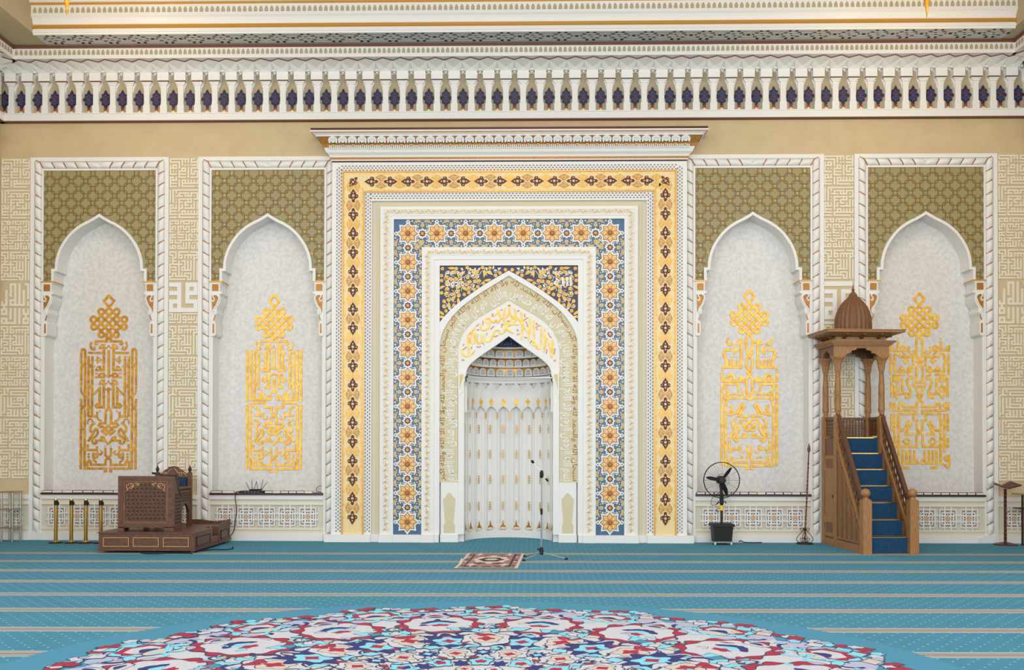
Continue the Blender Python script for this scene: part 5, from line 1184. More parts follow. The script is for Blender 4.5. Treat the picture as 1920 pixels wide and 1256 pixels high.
# metal racks cut by the picture's edges
def rack(x0, x1, y0, lab):
    r = thing('shoe_rack', lab, 'rack', ((x0+x1)/2, y0, 0), 'metal racks at the walls')
    for x in (x0, x1):
        for y in (y0, y0+.28):
            mb = MB(); mb.tube([(x, y, 0), (x, y, .90)], .018, 8); obj('upright', mb, 'steel', r)
    for z in (.26, .60, .92):
        mb = MB(); mb.box(x0-.03, x1+.03, y0-.02, y0+.30, z-.012, z+.012); obj('shelf', mb, 'steel', r)
rack(U(3, 970, -.45).x, U(23, 970, -.45).x, -.45, 'low metal rack in the left corner, cut off by the left edge of the picture'); 
RKX = U(1917, 980, -.45).x
rr = thing('metal_rack', 'thin dark metal rack at the right edge beside the book stand', 'rack', (RKX, -.45, 0))
mb = MB(); mb.box(RKX-.015, RKX+.015, -.47, -.44, 0, .92); obj('upright', mb, 'iron', rr)
mb = MB(); mb.box(RKX-.07, RKX+.2, -.5, -.2, .92, .94); obj('top_shelf', mb, 'steel', rr)
mb = MB(); mb.box(RKX-.04, RKX+.2, -.48, -.2, .66, .675); obj('crossbar', mb, 'iron', rr)

# ------------------------------------------------------------------ brass barrier posts
SPX = [(-8.257, 'first from the left'), (-7.972, 'second from the left'), (-7.705, 'third from the left'), (-7.43, 'nearest to the reading desk')]
for x, w_ in SPX:
    y = -.62; s = thing('barrier_post', f'polished brass barrier post with black head, {w_}', 'barrier post', (x, y, 0), 'brass barrier posts')
    mb = MB(); mb.lathe([(.128, 0), (.128, .012), (.11, .02), (.05, .026)], x, y, 20); obj('base', mb, 'black', s)
    mb = MB(); mb.lathe([(.06, .02), (.055, .035), (.036, .05)], x, y, 14); obj('collar', mb, 'brass', s)
    mb = MB(); mb.lathe([(.034, .03), (.034, .71)], x, y, 14); obj('tube', mb, 'brass', s)
    mb = MB(); mb.lathe([(.036, .69), (.036, .76), (.03, .78)], x, y, 14); mb.box(x+.03, x+.048, y-.02, y+.02, .69, .75); obj('belt_head', mb, 'black', s)
    mb = MB(); mb.lathe([(.034, .775), (.037, .79), (.034, .805), (.02, .81)], x, y, 12); obj('cap', mb, 'brass', s)

# ------------------------------------------------------------------ books on the ledges
def bookmesh(m):
    c = MB(); c.box(-.072, .072, -.055, .055, 0, .006, 0); c.box(-.072, .072, -.055, .055, .036, .042, 0); c.box(-.075, -.069, -.055, .055, 0, .042, 0); p = MB(); p.box(-.069, .069, -.052, .05, .006, .036, 0)
    return mesh('cover', c, [m]), mesh('pages', p, ['paper'])
BK = {k: bookmesh(k) for k in ('cover_black', 'cover_tan', 'ledge')}
ordn = ['first', 'second', 'third', 'fourth', 'fifth', 'sixth', 'seventh', 'eighth', 'ninth', 'tenth', 'eleventh', 'twelfth', 'thirteenth']
def books(x0, x1, n, where, cols):
    for i in range(n):
        k = cols[i % len(cols)]; cov, pg = BK[k]; x = x0+(x1-x0)*(i+.5)/n; col = {'cover_black': 'black', 'cover_tan': 'tan', 'ledge': 'dark brown'}[k]
        b = thing('book', f'flat {col} book on the ledge {where}, {ordn[i]} from the left', 'book', (x, -.02, .894), 'books lying along the ledges')
        mw = T(x, -.02, .894, 0, (x1-x0)/n/.152*.98); put('cover', cov, b, mw); put('pages', pg, b, mw)
books(-8.80, -7.25, 8, 'behind the brass posts', ['ledge', 'cover_tan', 'cover_tan', 'cover_black', 'cover_black', 'ledge']); books(-5.60, -5.16, 2, 'left of the router', ['cover_black', 'cover_tan']); books(-4.60+.02, -3.68, 6, 'right of the router', ['cover_black', 'cover_tan', 'cover_black', 'ledge'])
books(3.50, 5.58, 13, 'behind the fan', ['cover_black', 'ledge', 'cover_black', 'cover_tan']); books(7.05, 8.80, 11, 'right of the pulpit', ['cover_black', 'ledge', 'cover_black'])

# ------------------------------------------------------------------ router, recorder and cables
R0 = Vector((-4.83, -.0, .894)); rt = thing('router', 'black router with six thin antennas on the ledge', 'router', R0+Vector((.06, 0, .045)))
rc = thing('network_box', 'flat black network box under the router on the ledge', 'network box', R0)
mb = MB(); mb.box(R0.x-.23, R0.x+.23, -.07, .13, .894, .934); obj('case', mb, 'black', rc)
for i in range(5):
    mb = MB(); mb.box(R0.x-.13+.06*i, R0.x-.10+.06*i, -.074, -.07, .908, .92); obj('port', mb, 'slot', rc)
mb = MB(); mb.box(R0.x-.05, R0.x+.11, -.04, .08, .939, .965); mb.box(R0.x+.13, R0.x+.17, -.02, .04, .939, .97); obj('case', mb, 'black', rt)
for dx, tx, h_ in ((-.075, -.14, .13), (-.02, -.03, .19), (.02, .06, .15), (.085, .055, .15), (.15, .185, .19), (.165, .26, .13)):
    mb = MB(); mb.tube([(R0.x+dx, .05, .96), (R0.x+tx, .06, .965+h_)], [.006, .004], 5); obj('antenna', mb, 'black', rt)
mb = MB(); mb.tube(cr([(R0.x-.22, -.07, .92), (R0.x-.27, -.12, .91), (R0.x-.29, -.12, .80), (R0.x-.27, -.10, .6), (R0.x-.29, -.10, .4), (R0.x-.31, -.12, .2), (R0.x-.38, -.2, .08), (R0.x-.50, -.26, .02), (R0.x-.42, -.32, .012), (R0.x-.34, -.2, .05), (R0.x-.46, -.14, .14), (R0.x-.53, -.2, .05), (R0.x-.45, -.34, .012)], 6), .008, 5); tag(obj('hanging_cable', mb, 'black_rubber'), 'brown-black cable hanging from the network box and coiled on the floor', 'cable')
mb = MB(); mb.tube(cr([(-3.50, .2, .90), (-3.66, .22, .92), (-3.64, .25, 1.01), (-3.50, .27, 1.02)], 5), .005, 5); tag(obj('loose_wire', mb, 'dot_dark'), 'thin grey wire loop on the ledge beside the prayer niche', 'wire')
mb = MB(); mb.tube(cr([(-5.13, -1.9, .01), (-4.98, -1.7, .01), (-4.80, -1.72, .01), (-4.72, -1.55, .01), (-4.70, -1.62, .05)], 5), .010, 5); tag(obj('floor_cable', mb, 'black_rubber'), 'black cable on the carpet at the right end of the wooden dais', 'cable')
mb = MB(); mb.tube(cr([(-6.0, -2.30, .01), (-5.8, -2.36, .01), (-5.5, -2.28, .01), (-5.15, -2.30, .01)], 5), .010, 5); tag(obj('dais_cable', mb, 'black_rubber'), 'black cable lying along the front foot of the wooden dais', 'cable')
so = thing('wall_socket', 'small white wall socket in the baseboard near the right end', 'socket', (8.73, -.07, .07))
mb = MB(); mb.box(8.68, 8.78, -.086, -.07, .03, .12); obj('plate', mb, 'plastic_white', so)
for dx in (-.016, .016):
    mb = MB(); mb.box(8.73+dx-.008, 8.73+dx+.008, -.09, -.08, .06, .09); obj('switch', mb, 'soffit_grey', so)
# ------------------------------------------------------------------ chandelier tips hanging into the top of the picture
for x, z, lab in ((-6.944, 8.58, 'gilt pendant tip of a chandelier at the upper left'), (6.565, 8.44, 'gilt pendant tip of a chandelier at the upper right')):
    c = thing('chandelier', lab, 'chandelier', (x, -3, z))
    mb = MB(); mb.lathe([(.002, z), (.015, z+.1), (.035, z+.22), (.06, z+.34), (.055, z+.37), (.09, z+.40), (.10, z+.46), (.05, z+.52)], x, -3, 10); obj('pendant', mb, 'gold', c, True)
    mb = MB(); mb.lathe([(.05, z+.5), (.22, z+.62), (.34, z+.70), (.34, z+.74), (.10, z+.80), (.04, 9.75)], x, -3, 16); obj('bowl', mb, 'gold', c, True)
# ------------------------------------------------------------------ wooden dais, reading desk and chair
DX0, DX1, DY0, DY1, DH = -6.75, -5.15, -2.20, -.32, .345
da = thing('wooden_dais', 'low dark wooden dais with framed panels under the reading desk', 'dais', ((DX0+DX1)/2, (DY0+DY1)/2, 0))
mb = MB(); mb.box(DX0, DX1, DY0, -1.30, .045, DH-.02, 0); mb.box(DX0, DX1-.16, -1.30, -.95, .045, DH-.02, 0); mb.box(DX0, DX1, -.95, DY1, .045, DH-.02, 0); mb.box(DX1-.17, DX1-.01, -1.30, -.95, .045, .19, 0); obj('body', mb, 'wood_dark', da)
mb = MB(); mb.box(DX0-.015, DX1+.015, DY0-.015, -1.29, DH-.02, DH, 0); mb.box(DX0-.015, DX1-.15, -1.29, -.96, DH-.02, DH, 0); mb.box(DX0-.015, DX1+.015, -.96, DY1+.01, DH-.02, DH, 0); obj('top_board', mb, 'wood_dark', da)
mb = MB(); mb.box(DX0-.02, DX1+.02, DY0-.02, DY0+.02, .04, .065, 0); mb.box(DX1-.02, DX1+.02, DY0, DY1, .04, .065, 0); obj('base_moulding', mb, 'wood_dark', da)
for i in range(3):
    x0 = DX0+.08+i*.50; x1 = x0+.43; mb = MB(); mb.box(x0, x1, DY0-.008, DY0, .105, .26, 1)
    mb.poly(rect(x0, x1, .105, .26), DY0-.018, DY0-.002, 0, holes=[rect(x0+.011, x1-.011, .116, .249)]); obj('panel', mb, ['wood_line', 'wood_dark'], da)
for y0, y1 in ((-2.12, -1.42), (-.86, -.42)):
    mb = MB(); mb.box(DX1, DX1+.012, y0, y1, .10, .115, 0); mb.box(DX1, DX1+.012, y0, y1, .245, .26, 0); mb.box(DX1, DX1+.012, y0, y0+.03, .10, .26, 0); mb.box(DX1, DX1+.012, y1-.03, y1, .10, .26, 0); mb.box(DX1, DX1+.005, y0+.03, y1-.03, .115, .245, 1); obj('side_panel', mb, ['wood_deep', 'wood_dark'], da)
mb = MB(); mb.box(DX1-.16, DX1-.15, -1.28, -.97, .19, .33, 0); mb.box(DX1-.165, DX1-.14, -.99, -.96, .19, DH, 1); obj('step_riser', mb, ['lectern_wood', 'wood_line'], da)
for x in (DX0+.06, DX1-.06):
    for y in (DY0+.06, DY1-.06):
        mb = MB(); mb.lathe([(.028, 0), (.03, .02), (.02, .045)], x, y, 10); obj('foot', mb, 'steel', da)
mb = MB()                                              # scalloped crest boards along the back of the dais
mb.poly([(-5.85, DH), (-5.85, .42), (-5.70, .42), (-5.55, .40), (-5.42, .385), (-5.30, .40), (-5.14, .42), (-5.14, DH)], DY1-.03, DY1, 0, back=True); obj('crest_board', mb, 'wood_dark', da)
mb = MB(); mb.polyx([(DY1, DH), (DY1, .43), (-.45, .43), (-.62, .40), (-.80, .385), (-.93, DH)], DX1-.02, DX1+.005, 0); obj('crest_board', mb, 'wood_dark', da)
# desk: carved box
KX0, KX1, KY0, KY1, KZ0, KZ1 = -6.51, -5.565, -2.02, -1.64, DH, 1.27
ds = thing('reading_desk', 'carved wooden reading desk with a pierced lattice front', 'desk', ((KX0+KX1)/2, (KY0+KY1)/2, DH))
mb = MB(); mb.box(KX0+.03, KX1-.035, KY0+.04, KY1-.01, KZ0+.07, KZ1-.42, 0); mb.box(KX0+.03, KX1-.035, KY0+.04, KY0+.10, KZ1-.42, KZ1-.02, 0); obj('body', mb, 'wood_deep', ds)
mb = MB(); mb.poly(rect(KX0, KX1, KZ0+.06, KZ1), KY0, KY0+.05, 0, holes=[rect(KX0+.08, KX1-.10, KZ0+.13, KZ1-.07)]); fr = obj('front_frame', mb, 'wood_dark', ds)
mb = MB(); mb.poly(rect(KX0+.08, KX1-.10, KZ0+.13, KZ1-.07), KY0+.012, KY0+.04, 0, holes=[rect(KX0+.115, KX1-.135, KZ0+.165, KZ1-.105)]); obj('inner_moulding', mb, 'oak_dark', ds)
mb = MB()
for i in range(34):
    t = i/33; x = KX0+.05+(KX1-KX0-.1)*t
    for z in (KZ0+.09, KZ1-.03): mb.poly(circ(x, z, .010, 5), KY0-.008, KY0, 0)
for i in range(28):
    z = KZ0+.10+(KZ1-KZ0-.14)*i/27
    for x in (KX0+.03, KX1-.035): mb.poly(circ(x, z, .010, 5), KY0-.008, KY0, 0)
stuff(obj('carved_beads', mb, 'oak_dark', ds))
LX0, LX1, LZ0, LZ1 = KX0+.115, KX1-.135, KZ0+.165, KZ1-.105
mb = MB(); mb.box(LX0, LX1, KY0+.028, KY0+.036, LZ0, LZ1, 1)
nx, nz = 9, 10; cw, chh = (LX1-LX0-.04)/nx, (LZ1-LZ0-.03)/nz
for i in range(nx):
    for j in range(nz):
        x = LX0+.02+cw*(i+.5+(.0 if j % 2 else .25)-.12); z = LZ0+.015+chh*(j+.5)
        ex = abs((x-(LX0+LX1)/2)/((LX1-LX0)/2)); lim = LZ1-.03-.14*ex**2.2
        if z > lim or x > LX1-.03 or x < LX0+.025: continue
        mb.poly(star(x, z, .025, .018, 6), KY0+.024, KY0+.03, 2)
        mb.ribbon(circ(x, z, .031, 6), .008, KY0+.018, KY0+.03, 0, closed=True)
stuff(obj('lattice', mb, ['oak_dark', 'wood_dark', 'wood_deep'], ds))
mb = MB()
for s in (-1, 1):
    cxx = (LX0+LX1)/2; 
    for pts in ([(.30, LZ1-.06), (.27, LZ1-.02), (.22, LZ1-.03), (.21, LZ1-.06), (.24, LZ1-.07), (.25, LZ1-.045)], [(.19, LZ1-.02), (.15, LZ1-.015), (.11, LZ1-.03), (.13, LZ1-.05), (.16, LZ1-.035)], [(.32, LZ1-.03), (.325, LZ1-.09), (.30, LZ1-.12), (.33, LZ1-.15)], [(.20, LZ1-.05), (.23, LZ1-.10), (.28, LZ1-.09)]):
        mb.ribbon(cr([(cxx+s*x, z) for x, z in pts], 4), .013, KY0+.014, KY0+.03, 0)
stuff(obj('corner_scrollwork', mb, 'wood_line', ds))
mb = MB(); mb.polyx([(KY0+.051, KZ0), (KY0+.051, KZ1-.01), (KY0+.12, KZ1-.01), (KY0+.17, KZ1-.08), (KY0+.21, KZ1-.20), (KY0+.30, KZ1-.30), (KY1, KZ1-.34), (KY1, KZ0)], KX1-.035, KX1-.004, 0); obj('side_board', mb, 'wood_dark', ds)
mb = MB()
for j in range(9):
    for i in range(3): mb.box(KX1-.004, KX1+.002, KY0+.08+i*.10, KY0+.14+i*.10, KZ0+.12+j*.058, KZ0+.155+j*.058, 0)
stuff(obj('side_lattice', mb, 'wood_deep', ds))
mb = MB(); mb.tube([(KX1-.01, KY0+.11, KZ1-.01), (KX1-.005, KY0+.17, KZ1-.09), (KX1-.005, KY0+.21, KZ1-.21), (KX1-.005, KY0+.31, KZ1-.32), (KX1-.005, KY1, KZ1-.36)], .018, 6); obj('curved_rail', mb, 'wood_dark', ds)
mb = MB(); mb.polyx([(KY0+.051, KZ0), (KY0+.051, KZ1-.01), (KY1, KZ1-.3), (KY1, KZ0)], KX0+.002, KX0+.03, 0); obj('side_board', mb, 'wood_dark', ds)
mb = MB(); mb.add([(KX0, KY0+.05, KZ1-.004), (KX1, KY0+.05, KZ1-.004), (KX1-.03, KY0+.13, KZ1-.004), (KX0, KY0+.13, KZ1-.004), (KX1-.03, KY1, KZ1-.36), (KX0, KY1, KZ1-.36)], [(0, 1, 2, 3), (3, 2, 4, 5)], 0); obj('top', mb, 'wood_deep', ds)
for x0, x1 in ((KX0, KX0+.10), (KX1-.16, KX1)):
    mb = MB(); mb.box(x0, x1, KY0, KY0+.05, KZ0, KZ0+.07, 0); obj('foot', mb, 'wood_dark', ds)
mic = thing('desk_microphone', 'small black microphone lying on top of the reading desk', 'microphone', (-5.85, -1.9, KZ1))
mb = MB(); mb.tube([(-5.79, -1.92, KZ1+.018), (-5.93, -1.95, KZ1+.042)], .011, 6); obj('body', mb, 'black', mic)
mb = MB(); mb.tube([(-5.91, -1.946, KZ1+.040), (-5.96, -1.955, KZ1+.05)], [.016, .02], 8); obj('head', mb, 'black_rubber', mic)
mb = MB(); mb.box(-5.81, -5.55, -1.98, -1.88, KZ1, KZ1+.02); obj('base', mb, 'black', mic)
# chair
CX_0, CX_1, CYB, CYF = -6.34, -5.75, -.75, -1.32
ch = thing('carved_chair', 'carved dark wooden armchair with blue padded back behind the desk', 'chair', ((CX_0+CX_1)/2, -.9, DH))
for x in (CX_0, CX_1):
    mb = MB(); mb.box(x-.035, x+.035, CYB-.035, CYB+.035, DH, 1.30); po = obj('back_post', mb, 'wood_dark', ch)
    mb = MB(); mb.lathe([(.025, 1.30), (.018, 1.32), (.034, 1.345), (.03, 1.37), (.012, 1.40), (.003, 1.44)], x, CYB, 10); obj('finial', mb, 'wood_deep', po)
mb = MB(); w2 = (CX_1-CX_0)/2; cxx = (CX_0+CX_1)/2
crest = [(-w2+.03, 1.20), (-w2+.03, 1.27), (-w2+.10, 1.30), (-w2+.14, 1.345), (-.11, 1.36), (-.08, 1.395), (0, 1.415), (.08, 1.395), (.11, 1.36), (w2-.14, 1.345), (w2-.10, 1.30), (w2-.03, 1.27), (w2-.03, 1.20)]
mb.poly([(cxx+x, z) for x, z in crest], CYB-.03, CYB+.03, 0, back=True)
for s in (-1, 1):
    mb.ribbon(cr([(cxx+s*.24, 1.25), (cxx+s*.17, 1.30), (cxx+s*.10, 1.29), (cxx+s*.06, 1.34), (cxx+s*.02, 1.37)], 4), .012, CYB-.04, CYB-.03, 1); mb.ribbon(circ(cxx+s*.14, 1.26, .025, 8), .009, CYB-.04, CYB-.03, 1, closed=True)
obj('crest_rail', mb, ['wood_dark', 'wood_line'], ch)
mb = MB(); mb.box(CX_0+.05, CX_1-.05, CYB-.06, CYB+.02, .84, 1.215); obj('back_cushion', mb, 'navy_cloth', ch)
mb = MB(); mb.box(CX_0+.02, CX_1-.02, CYF, CYB, .76, .84); obj('seat', mb, 'navy_cloth', ch)
for x in (CX_0, CX_1):
    mb = MB(); mb.box(x-.04, x+.04, CYF-.03, CYB, 1.02, 1.06); mb.box(x-.03, x+.03, CYF, CYB, .97, .99); obj('armrest', mb, 'wood_dark', ch)
    for k in range(9):
        mb = MB(); y = CYF+.03+(CYB-CYF-.06)*k/8; mb.tube([(x, y, .98), (x, y, 1.03)], .010, 6); obj('spindle', mb, 'oak_dark', ch)
    mb = MB(); ym = (CYF+CYB)/2
    mb.polyx([(CYF, DH), (CYF, .98), (CYB, .98), (CYB, DH), (CYB-.10, DH), (CYB-.10, .60), (CYB-.14, .66), (CYB-.16, .70), (ym, .76), (CYF+.16, .70), (CYF+.14, .66), (CYF+.10, .60), (CYF+.10, DH)], x-.025, x+.025, 0); obj('side_panel', mb, 'wood_dark', ch)
    mb = MB()
    for r_ in range(4):
        for c_ in range(8): mb.box(x+.025, x+.031, CYF+.04+c_*.062, CYF+.08+c_*.062, .80+r_*.042, .82+r_*.042, 0)
    stuff(obj('side_carving', mb, 'wood_deep', ch))
mb = MB(); mb.poly([(CX_0, DH), (CX_0, .98), (CX_1, .98), (CX_1, DH), (CX_1-.08, DH), (CX_1-.08, .62), (CX_1-.12, .70), (cxx, .76), (CX_0+.12, .70), (CX_0+.08, .62), (CX_0+.08, DH)], CYF-.02, CYF+.02, 0, back=True)
for k in range(9): mb.box(CX_0+.06+k*.057, CX_0+.075+k*.057, CYF-.03, CYF-.02, .80, .96, 1)
obj('front_apron', mb, ['wood_dark', 'oak_dark'], ch)

# ------------------------------------------------------------------ pulpit
QX, QW = 6.385, .40                     # centre line, half width to the post centres
mn = thing('pulpit', 'carved oak pulpit with blue carpeted stairs under a domed canopy', 'pulpit', (QX, -1.8, 0))
YFp, YC1, YC0, NS, RS, PZ = -1.80, -.66, -.10, 7, .278, 1.95
TR = (YC1-.02-YFp)/ (NS-1)
for k in range(NS):
    z1 = RS*(k+1); y0 = YFp+TR*k if k < NS else YC1
    y1 = y0+TR if k < NS-1 else YC0
    mb = MB(); mb.box(QX-QW+.03, QX+QW-.03, y0, y1+.0, 0, z1-.004, 0); stp = obj('step', mb, 'oak_dark', mn)
    mb = MB(); mb.box(QX-.315, QX+.315, y0-.008, y0, z1-RS+.012, z1-.012); mb.box(QX-.315, QX+.315, y0-.008, y1-.01, z1-.004, z1+.002); obj('stair_carpet', mb, 'blue_carpet', stp)
    mb = MB(); mb.box(QX-.33, QX+.33, y0-.012, y0+.012, z1-.012, z1+.004); obj('nosing', mb, 'brass', stp)
for s in (-1, 1):
    x = QX+s*QW
    mb = MB(); mb.box(x-.075, x+.075, YFp-.09, YFp+.06, 0, .89, 0); mb.box(x-.06, x+.06, YFp-.075, YFp+.045, .89, .91, 0); nw = obj('newel_post', mb, 'oak', mn)
    mb = MB(); mb.lathe([(.045, .91), (.05, .925), (.04, .94)] + [(.078*sin(PI*t/10), 1.01-.078*cos(PI*t/10)) for t in range(1, 10)] + [(.005, 1.089)], x, YFp-.015, 16); obj('ball', mb, 'oak', nw, True)
    # stringer triangle with panels
    def zl(y): return .02+(y-YFp)/(YC1-YFp)*(PZ-.14)
    mb = MB(); mb.polyx([(YFp+.05, 0), (YFp+.05, .20), (YC1, PZ-.08), (YC1, 0)], x-.03, x+.03, 0); obj('stringer', mb, 'oak_dark', mn)
    def slope(d0, d1, y0, y1, nm, th, m):
        def zz_(y): return .60+(y-YFp)*(PZ+.30-.60)/(YC1-YFp)
        mb = MB(); mb.polyx([(y0, zz_(y0)+d0), (y0, zz_(y0)+d1), (y1, zz_(y1)+d1), (y1, zz_(y1)+d0)], x-th, x+th, 0); return obj(nm, mb, m, mn)
    slope(.10, .165, YFp+.05, YC1, 'handrail', .032, 'oak_shade'); slope(-.40, -.30, YFp+.05, YC1, 'lower_rail', .04, 'oak')  # darker oak carries the handrail's shadow side in its colour
    def zz_(y): return .60+(y-YFp)*(PZ+.30-.60)/(YC1-YFp)
    mb = MB(); n = 16                                 # pierced balustrade
    def Pq(u, v): y = YFp+.06+(YC1-YFp-.07)*u; return (y, zz_(y)-.30+.40*v)
    nu, nv = 13, 3
    for a in range(nu):
        for v0 in range(nv):
            u0, u1, w0, w1 = a/nu, (a+1)/nu, v0/nv, (v0+1)/nv
            A, B, C2, D2_ = Pq(u0, w0), Pq(u1, w0), Pq(u1, w1), Pq(u0, w1); cy_, cz_ = (A[0]+B[0]+C2[0]+D2_[0])/4, (A[1]+B[1]+C2[1]+D2_[1])/4
            o = [A, B, C2, D2_]; i_ = [(cy_+(p[0]-cy_)*.72, cz_+(p[1]-cz_)*.66) for p in o]
            for xx in (x-.004, x+.004):
                mb.add([(xx, p[0], p[1]) for p in o+i_], [(j, (j+1) % 4, (j+1) % 4+4, j+4) for j in range(4)], 0)
            mb.add([(x-.004, p[0], p[1]) for p in i_] + [(x+.004, p[0], p[1]) for p in i_], [(j, (j+1) % 4, (j+1) % 4+4, j+4) for j in range(4)], 0)
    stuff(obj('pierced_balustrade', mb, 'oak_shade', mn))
    if s < 0:                                           # visible left flank: framed panels and the little door
        for k in range(5):
            y0 = YFp+.16+k*.20; y1 = y0+.16; zt_ = min(zz_(y0)-.48, 1.7)
            if zt_ < .25: continue
            mb = MB(); mb.polyx([(y0, .16), (y0, zt_), (y1, zz_(y1)-.48), (y1, .16)], x-.042, x-.03, 0); mb.polyx([(y0+.03, .19), (y0+.03, zt_-.03), (y1-.03, zz_(y1)-.51), (y1-.03, .19)], x-.046, x-.03, 1); obj('flank_panel', mb, ['oak', 'oak_dark'], mn)
    mb = MB(); mb.box(x-.045, x+.045, YFp+.02, YC0+.03, 0, .13); obj('base_rail', mb, 'oak', mn)
    for y, nm in ((YC1, 'front_post'), (YC0, 'back_post')):
        mb = MB(); mb.box(x-.055, x+.055, y-.055, y+.055, 0, 2.33); obj(nm, mb, 'oak', mn)
    mb = MB(); mb.box(x-.03, x+.03, YC1, YC0, .1, PZ-.02); dw = obj('flank_wall', mb, 'oak_dark', mn)
    if s < 0:
        mb = MB(); mb.box(x-.045, x-.03, YC1+.09, YC0-.09, .16, 1.62); dr = obj('door', mb, 'oak', mn)
        mb = MB(); mb.box(x-.05, x-.045, YC1+.14, YC0-.14, .24, .42); mb.box(x-.05, x-.045, YC1+.14, YC0-.14, 1.40, 1.56); obj('door_panel', mb, 'oak_dark', dr)
        mb = MB(); mb.box(x-.056, x-.045, YC1+.10, YC1+.12, .86, .92); obj('lock', mb, 'iron', dr)
        for z in (.40, 1.36):
            mb = MB(); mb.box(x-.056, x-.045, YC0-.11, YC0-.09, z, z+.13); obj('hinge', mb, 'brass', dr)
    # pierced parapet of the platform
    mb = MB(); n1, n2 = 4, 5; yy0, yy1, z0_, z1_ = YC1+.07, YC0-.06, PZ+.03, 2.27
    for a in range(n1):
        for b_ in range(n2):
            Y0, Y1 = yy0+(yy1-yy0)*a/n1, yy0+(yy1-yy0)*(a+1)/n1; Z0_, Z1_ = z0_+(z1_-z0_)*b_/n2, z0_+(z1_-z0_)*(b_+1)/n2; cy_, cz_ = (Y0+Y1)/2, (Z0_+Z1_)/2
            o = [(Y0, Z0_), (Y1, Z0_), (Y1, Z1_), (Y0, Z1_)]; i_ = [(cy_+.028*cos(t), cz_+.02*sin(t)) for t in (PI*1.25, PI*1.75, PI*.25, PI*.75)]
            for xx in (x-.012, x+.012): mb.add([(xx, p[0], p[1]) for p in o+i_], [(j, (j+1) % 4, (j+1) % 4+4, j+4) for j in range(4)], 0)
    mb.box(x-.03, x+.03, yy0, yy1, 2.27, 2.32, 0); stuff(obj('parapet', mb, 'oak_dark', mn))
    for y in (YC1, YC0):                               # turned columns
        mb = MB(); pr = [(.05, 2.33), (.06, 2.345), (.045, 2.37), (.068, 2.41), (.076, 2.46), (.066, 2.52), (.070, 2.56), (.066, 2.72), (.070, 2.73), (.066, 2.86), (.069, 2.88), (.060, 2.92), (.048, 3.12), (.054, 3.13)]
        mb.lathe([(r*.78, z) for r, z in pr], x, y, 14); cl = obj('column', mb, 'oak', mn, True)
        mb = MB(); mb.lathe([(.042, 3.13), (.048, 3.16), (.052, 3.20), (.058, 3.26), (.075, 3.32), (.098, 3.36), (.102, 3.385)], x, y, 16, 0, 1, .12); mb.box(x-.10, x+.10, y-.10, y+.10, 3.375, 3.40); obj('capital', mb, 'oak', cl)
mb = MB(); n1, n2 = 12, 6                              # back parapet
for a in range(n1+1): xx = QX-QW+.06+(2*QW-.12)*a/n1; mb.box(xx-.007, xx+.007, YC0-.01, YC0+.01, PZ, 2.28, 0)
for b_ in range(n2+1): zz2 = PZ+.04+.23*b_/n2; mb.box(QX-QW+.05, QX+QW-.05, YC0-.013, YC0+.007, zz2-.006, zz2+.006, 0)
mb.box(QX-QW, QX+QW, YC0-.03, YC0+.03, 2.27, 2.32, 0); stuff(obj('back_parapet', mb, 'oak_dark', mn))
# canopy: scalloped arches, mouldings, eaves with brackets, ribbed dome
def archboard():
    h2 = QW+.10; o = [(-h2, 3.40), (-h2, 3.60), (h2, 3.60), (h2, 3.40), (QW-.10, 3.40), (QW-.14, 3.44), (QW-.21, 3.45), (QW-.22, 3.49), (.10, 3.505), (.08, 3.54), (-.08, 3.54), (-.10, 3.505), (-QW+.22, 3.49), (-QW+.21, 3.45), (-QW+.14, 3.44), (-QW+.10, 3.40)]
    return o
mb = MB(); mb.poly([(QX+x, z) for x, z in archboard()], YC1-.09, YC1-.04, 0, back=True); obj('arch_board', mb, 'oak', mn)
mb = MB(); mb.poly([(QX+x, z) for x, z in archboard()], YC0+.02, YC0+.05, 0, back=True); obj('arch_board', mb, 'oak_dark', mn)
ym, hl = (YC1+YC0)/2, (YC0-YC1)/2+.015
for s in (-1, 1):
    mb = MB(); x = QX+s*(QW+.07); mb.polyx([(ym-hl, 3.40), (ym-hl, 3.60), (ym+hl, 3.60), (ym+hl, 3.40), (ym+.16, 3.40), (ym+.12, 3.46), (ym, 3.52), (ym-.12, 3.46), (ym-.16, 3.40)], x-.025, x+.025, 0); obj('arch_board', mb, 'oak_dark', mn)
mb = MB()
for z0_, z1_, e in ((3.58, 3.60, .13), (3.60, 3.625, .15), (3.625, 3.65, .18), (3.65, 3.665, .20), (3.665, 3.74, .06)): mb.box(QX-QW-e, QX+QW+e, YC1-e, YC0+min(e, .08), z0_, z1_, 0)
obj('entablature', mb, 'oak', mn)
mb = MB(); E_ = .30
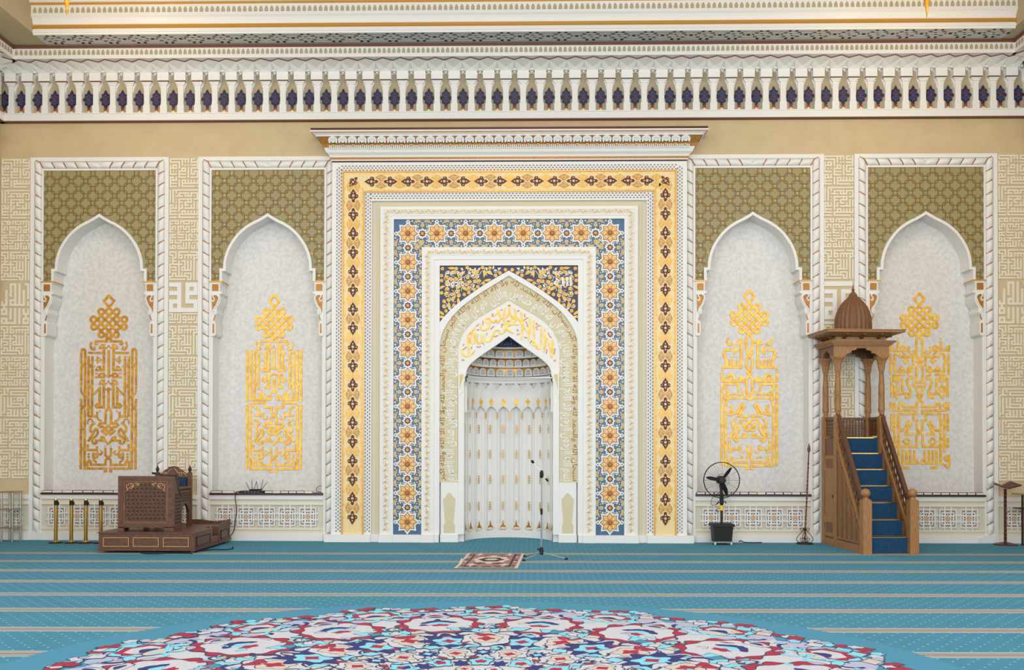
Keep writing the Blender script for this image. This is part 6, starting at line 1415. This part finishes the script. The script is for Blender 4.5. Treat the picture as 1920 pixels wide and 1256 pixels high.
mb.add([(QX-QW-.10, YC1-.10, 3.74), (QX+QW+.10, YC1-.10, 3.74), (QX+QW+.10, YC0+.06, 3.74), (QX-QW-.10, YC0+.06, 3.74), (QX-QW-E_, YC1-E_, 3.80), (QX+QW+E_, YC1-E_, 3.80), (QX+QW+E_, YC0+.09, 3.80), (QX-QW-E_, YC0+.09, 3.80)], [(0, 1, 5, 4), (1, 2, 6, 5), (2, 3, 7, 6), (3, 0, 4, 7)], 0)
mb.box(QX-QW-E_, QX+QW+E_, YC1-E_, YC0+.09, 3.80, 3.835, 0); mb.box(QX-QW-E_-.012, QX+QW+E_+.012, YC1-E_-.012, YC0+.09, 3.835, 3.85, 0); obj('eaves', mb, 'oak', mn)
bk = MB(); bk.polyx([(0, .0), (0, .085), (-.18, .085), (-.17, .055), (-.10, .045), (-.06, .02)], -.03, .03, 0); bkm = mesh('eaves_bracket', bk, ['oak_dark'])
for dx in (-.36, -.05, .26): put('eaves_bracket', bkm, mn, Matrix.Translation((QX+dx+.05, YC1-.06, 3.70)))
for dy in (-.56, -.38, -.20): put('eaves_bracket', bkm, mn, Matrix.Translation((QX-QW-.06, dy, 3.70)) @ Matrix.Rotation(-PI/2, 4, 'Z'))
for dy in (-.56, -.20): put('eaves_bracket', bkm, mn, Matrix.Translation((QX+QW+.06, dy, 3.70)) @ Matrix.Rotation(PI/2, 4, 'Z'))
mb = MB(); mb.lathe([(.315, 3.85), (.325, 3.95), (.325, 4.05), (.315, 4.13), (.29, 4.22), (.25, 4.31), (.19, 4.40), (.12, 4.47), (.07, 4.52), (.055, 4.55)], QX, ym, 48, 0, 1, -.05); obj('dome', mb, 'oak_dark', mn)
mb = MB(); mb.lathe([(.085, 4.50), (.065, 4.55), (.03, 4.59), (.015, 4.60), (.03, 4.63), (.012, 4.66), (.006, 4.72), (.001, 4.80)], QX, ym, 12); obj('dome_finial', mb, 'oak_dark', mn)
mn.location = (QX-.01, -1.88, 0); mn.rotation_euler = (0, 0, math.radians(4.6))      # the pulpit stands slightly turned
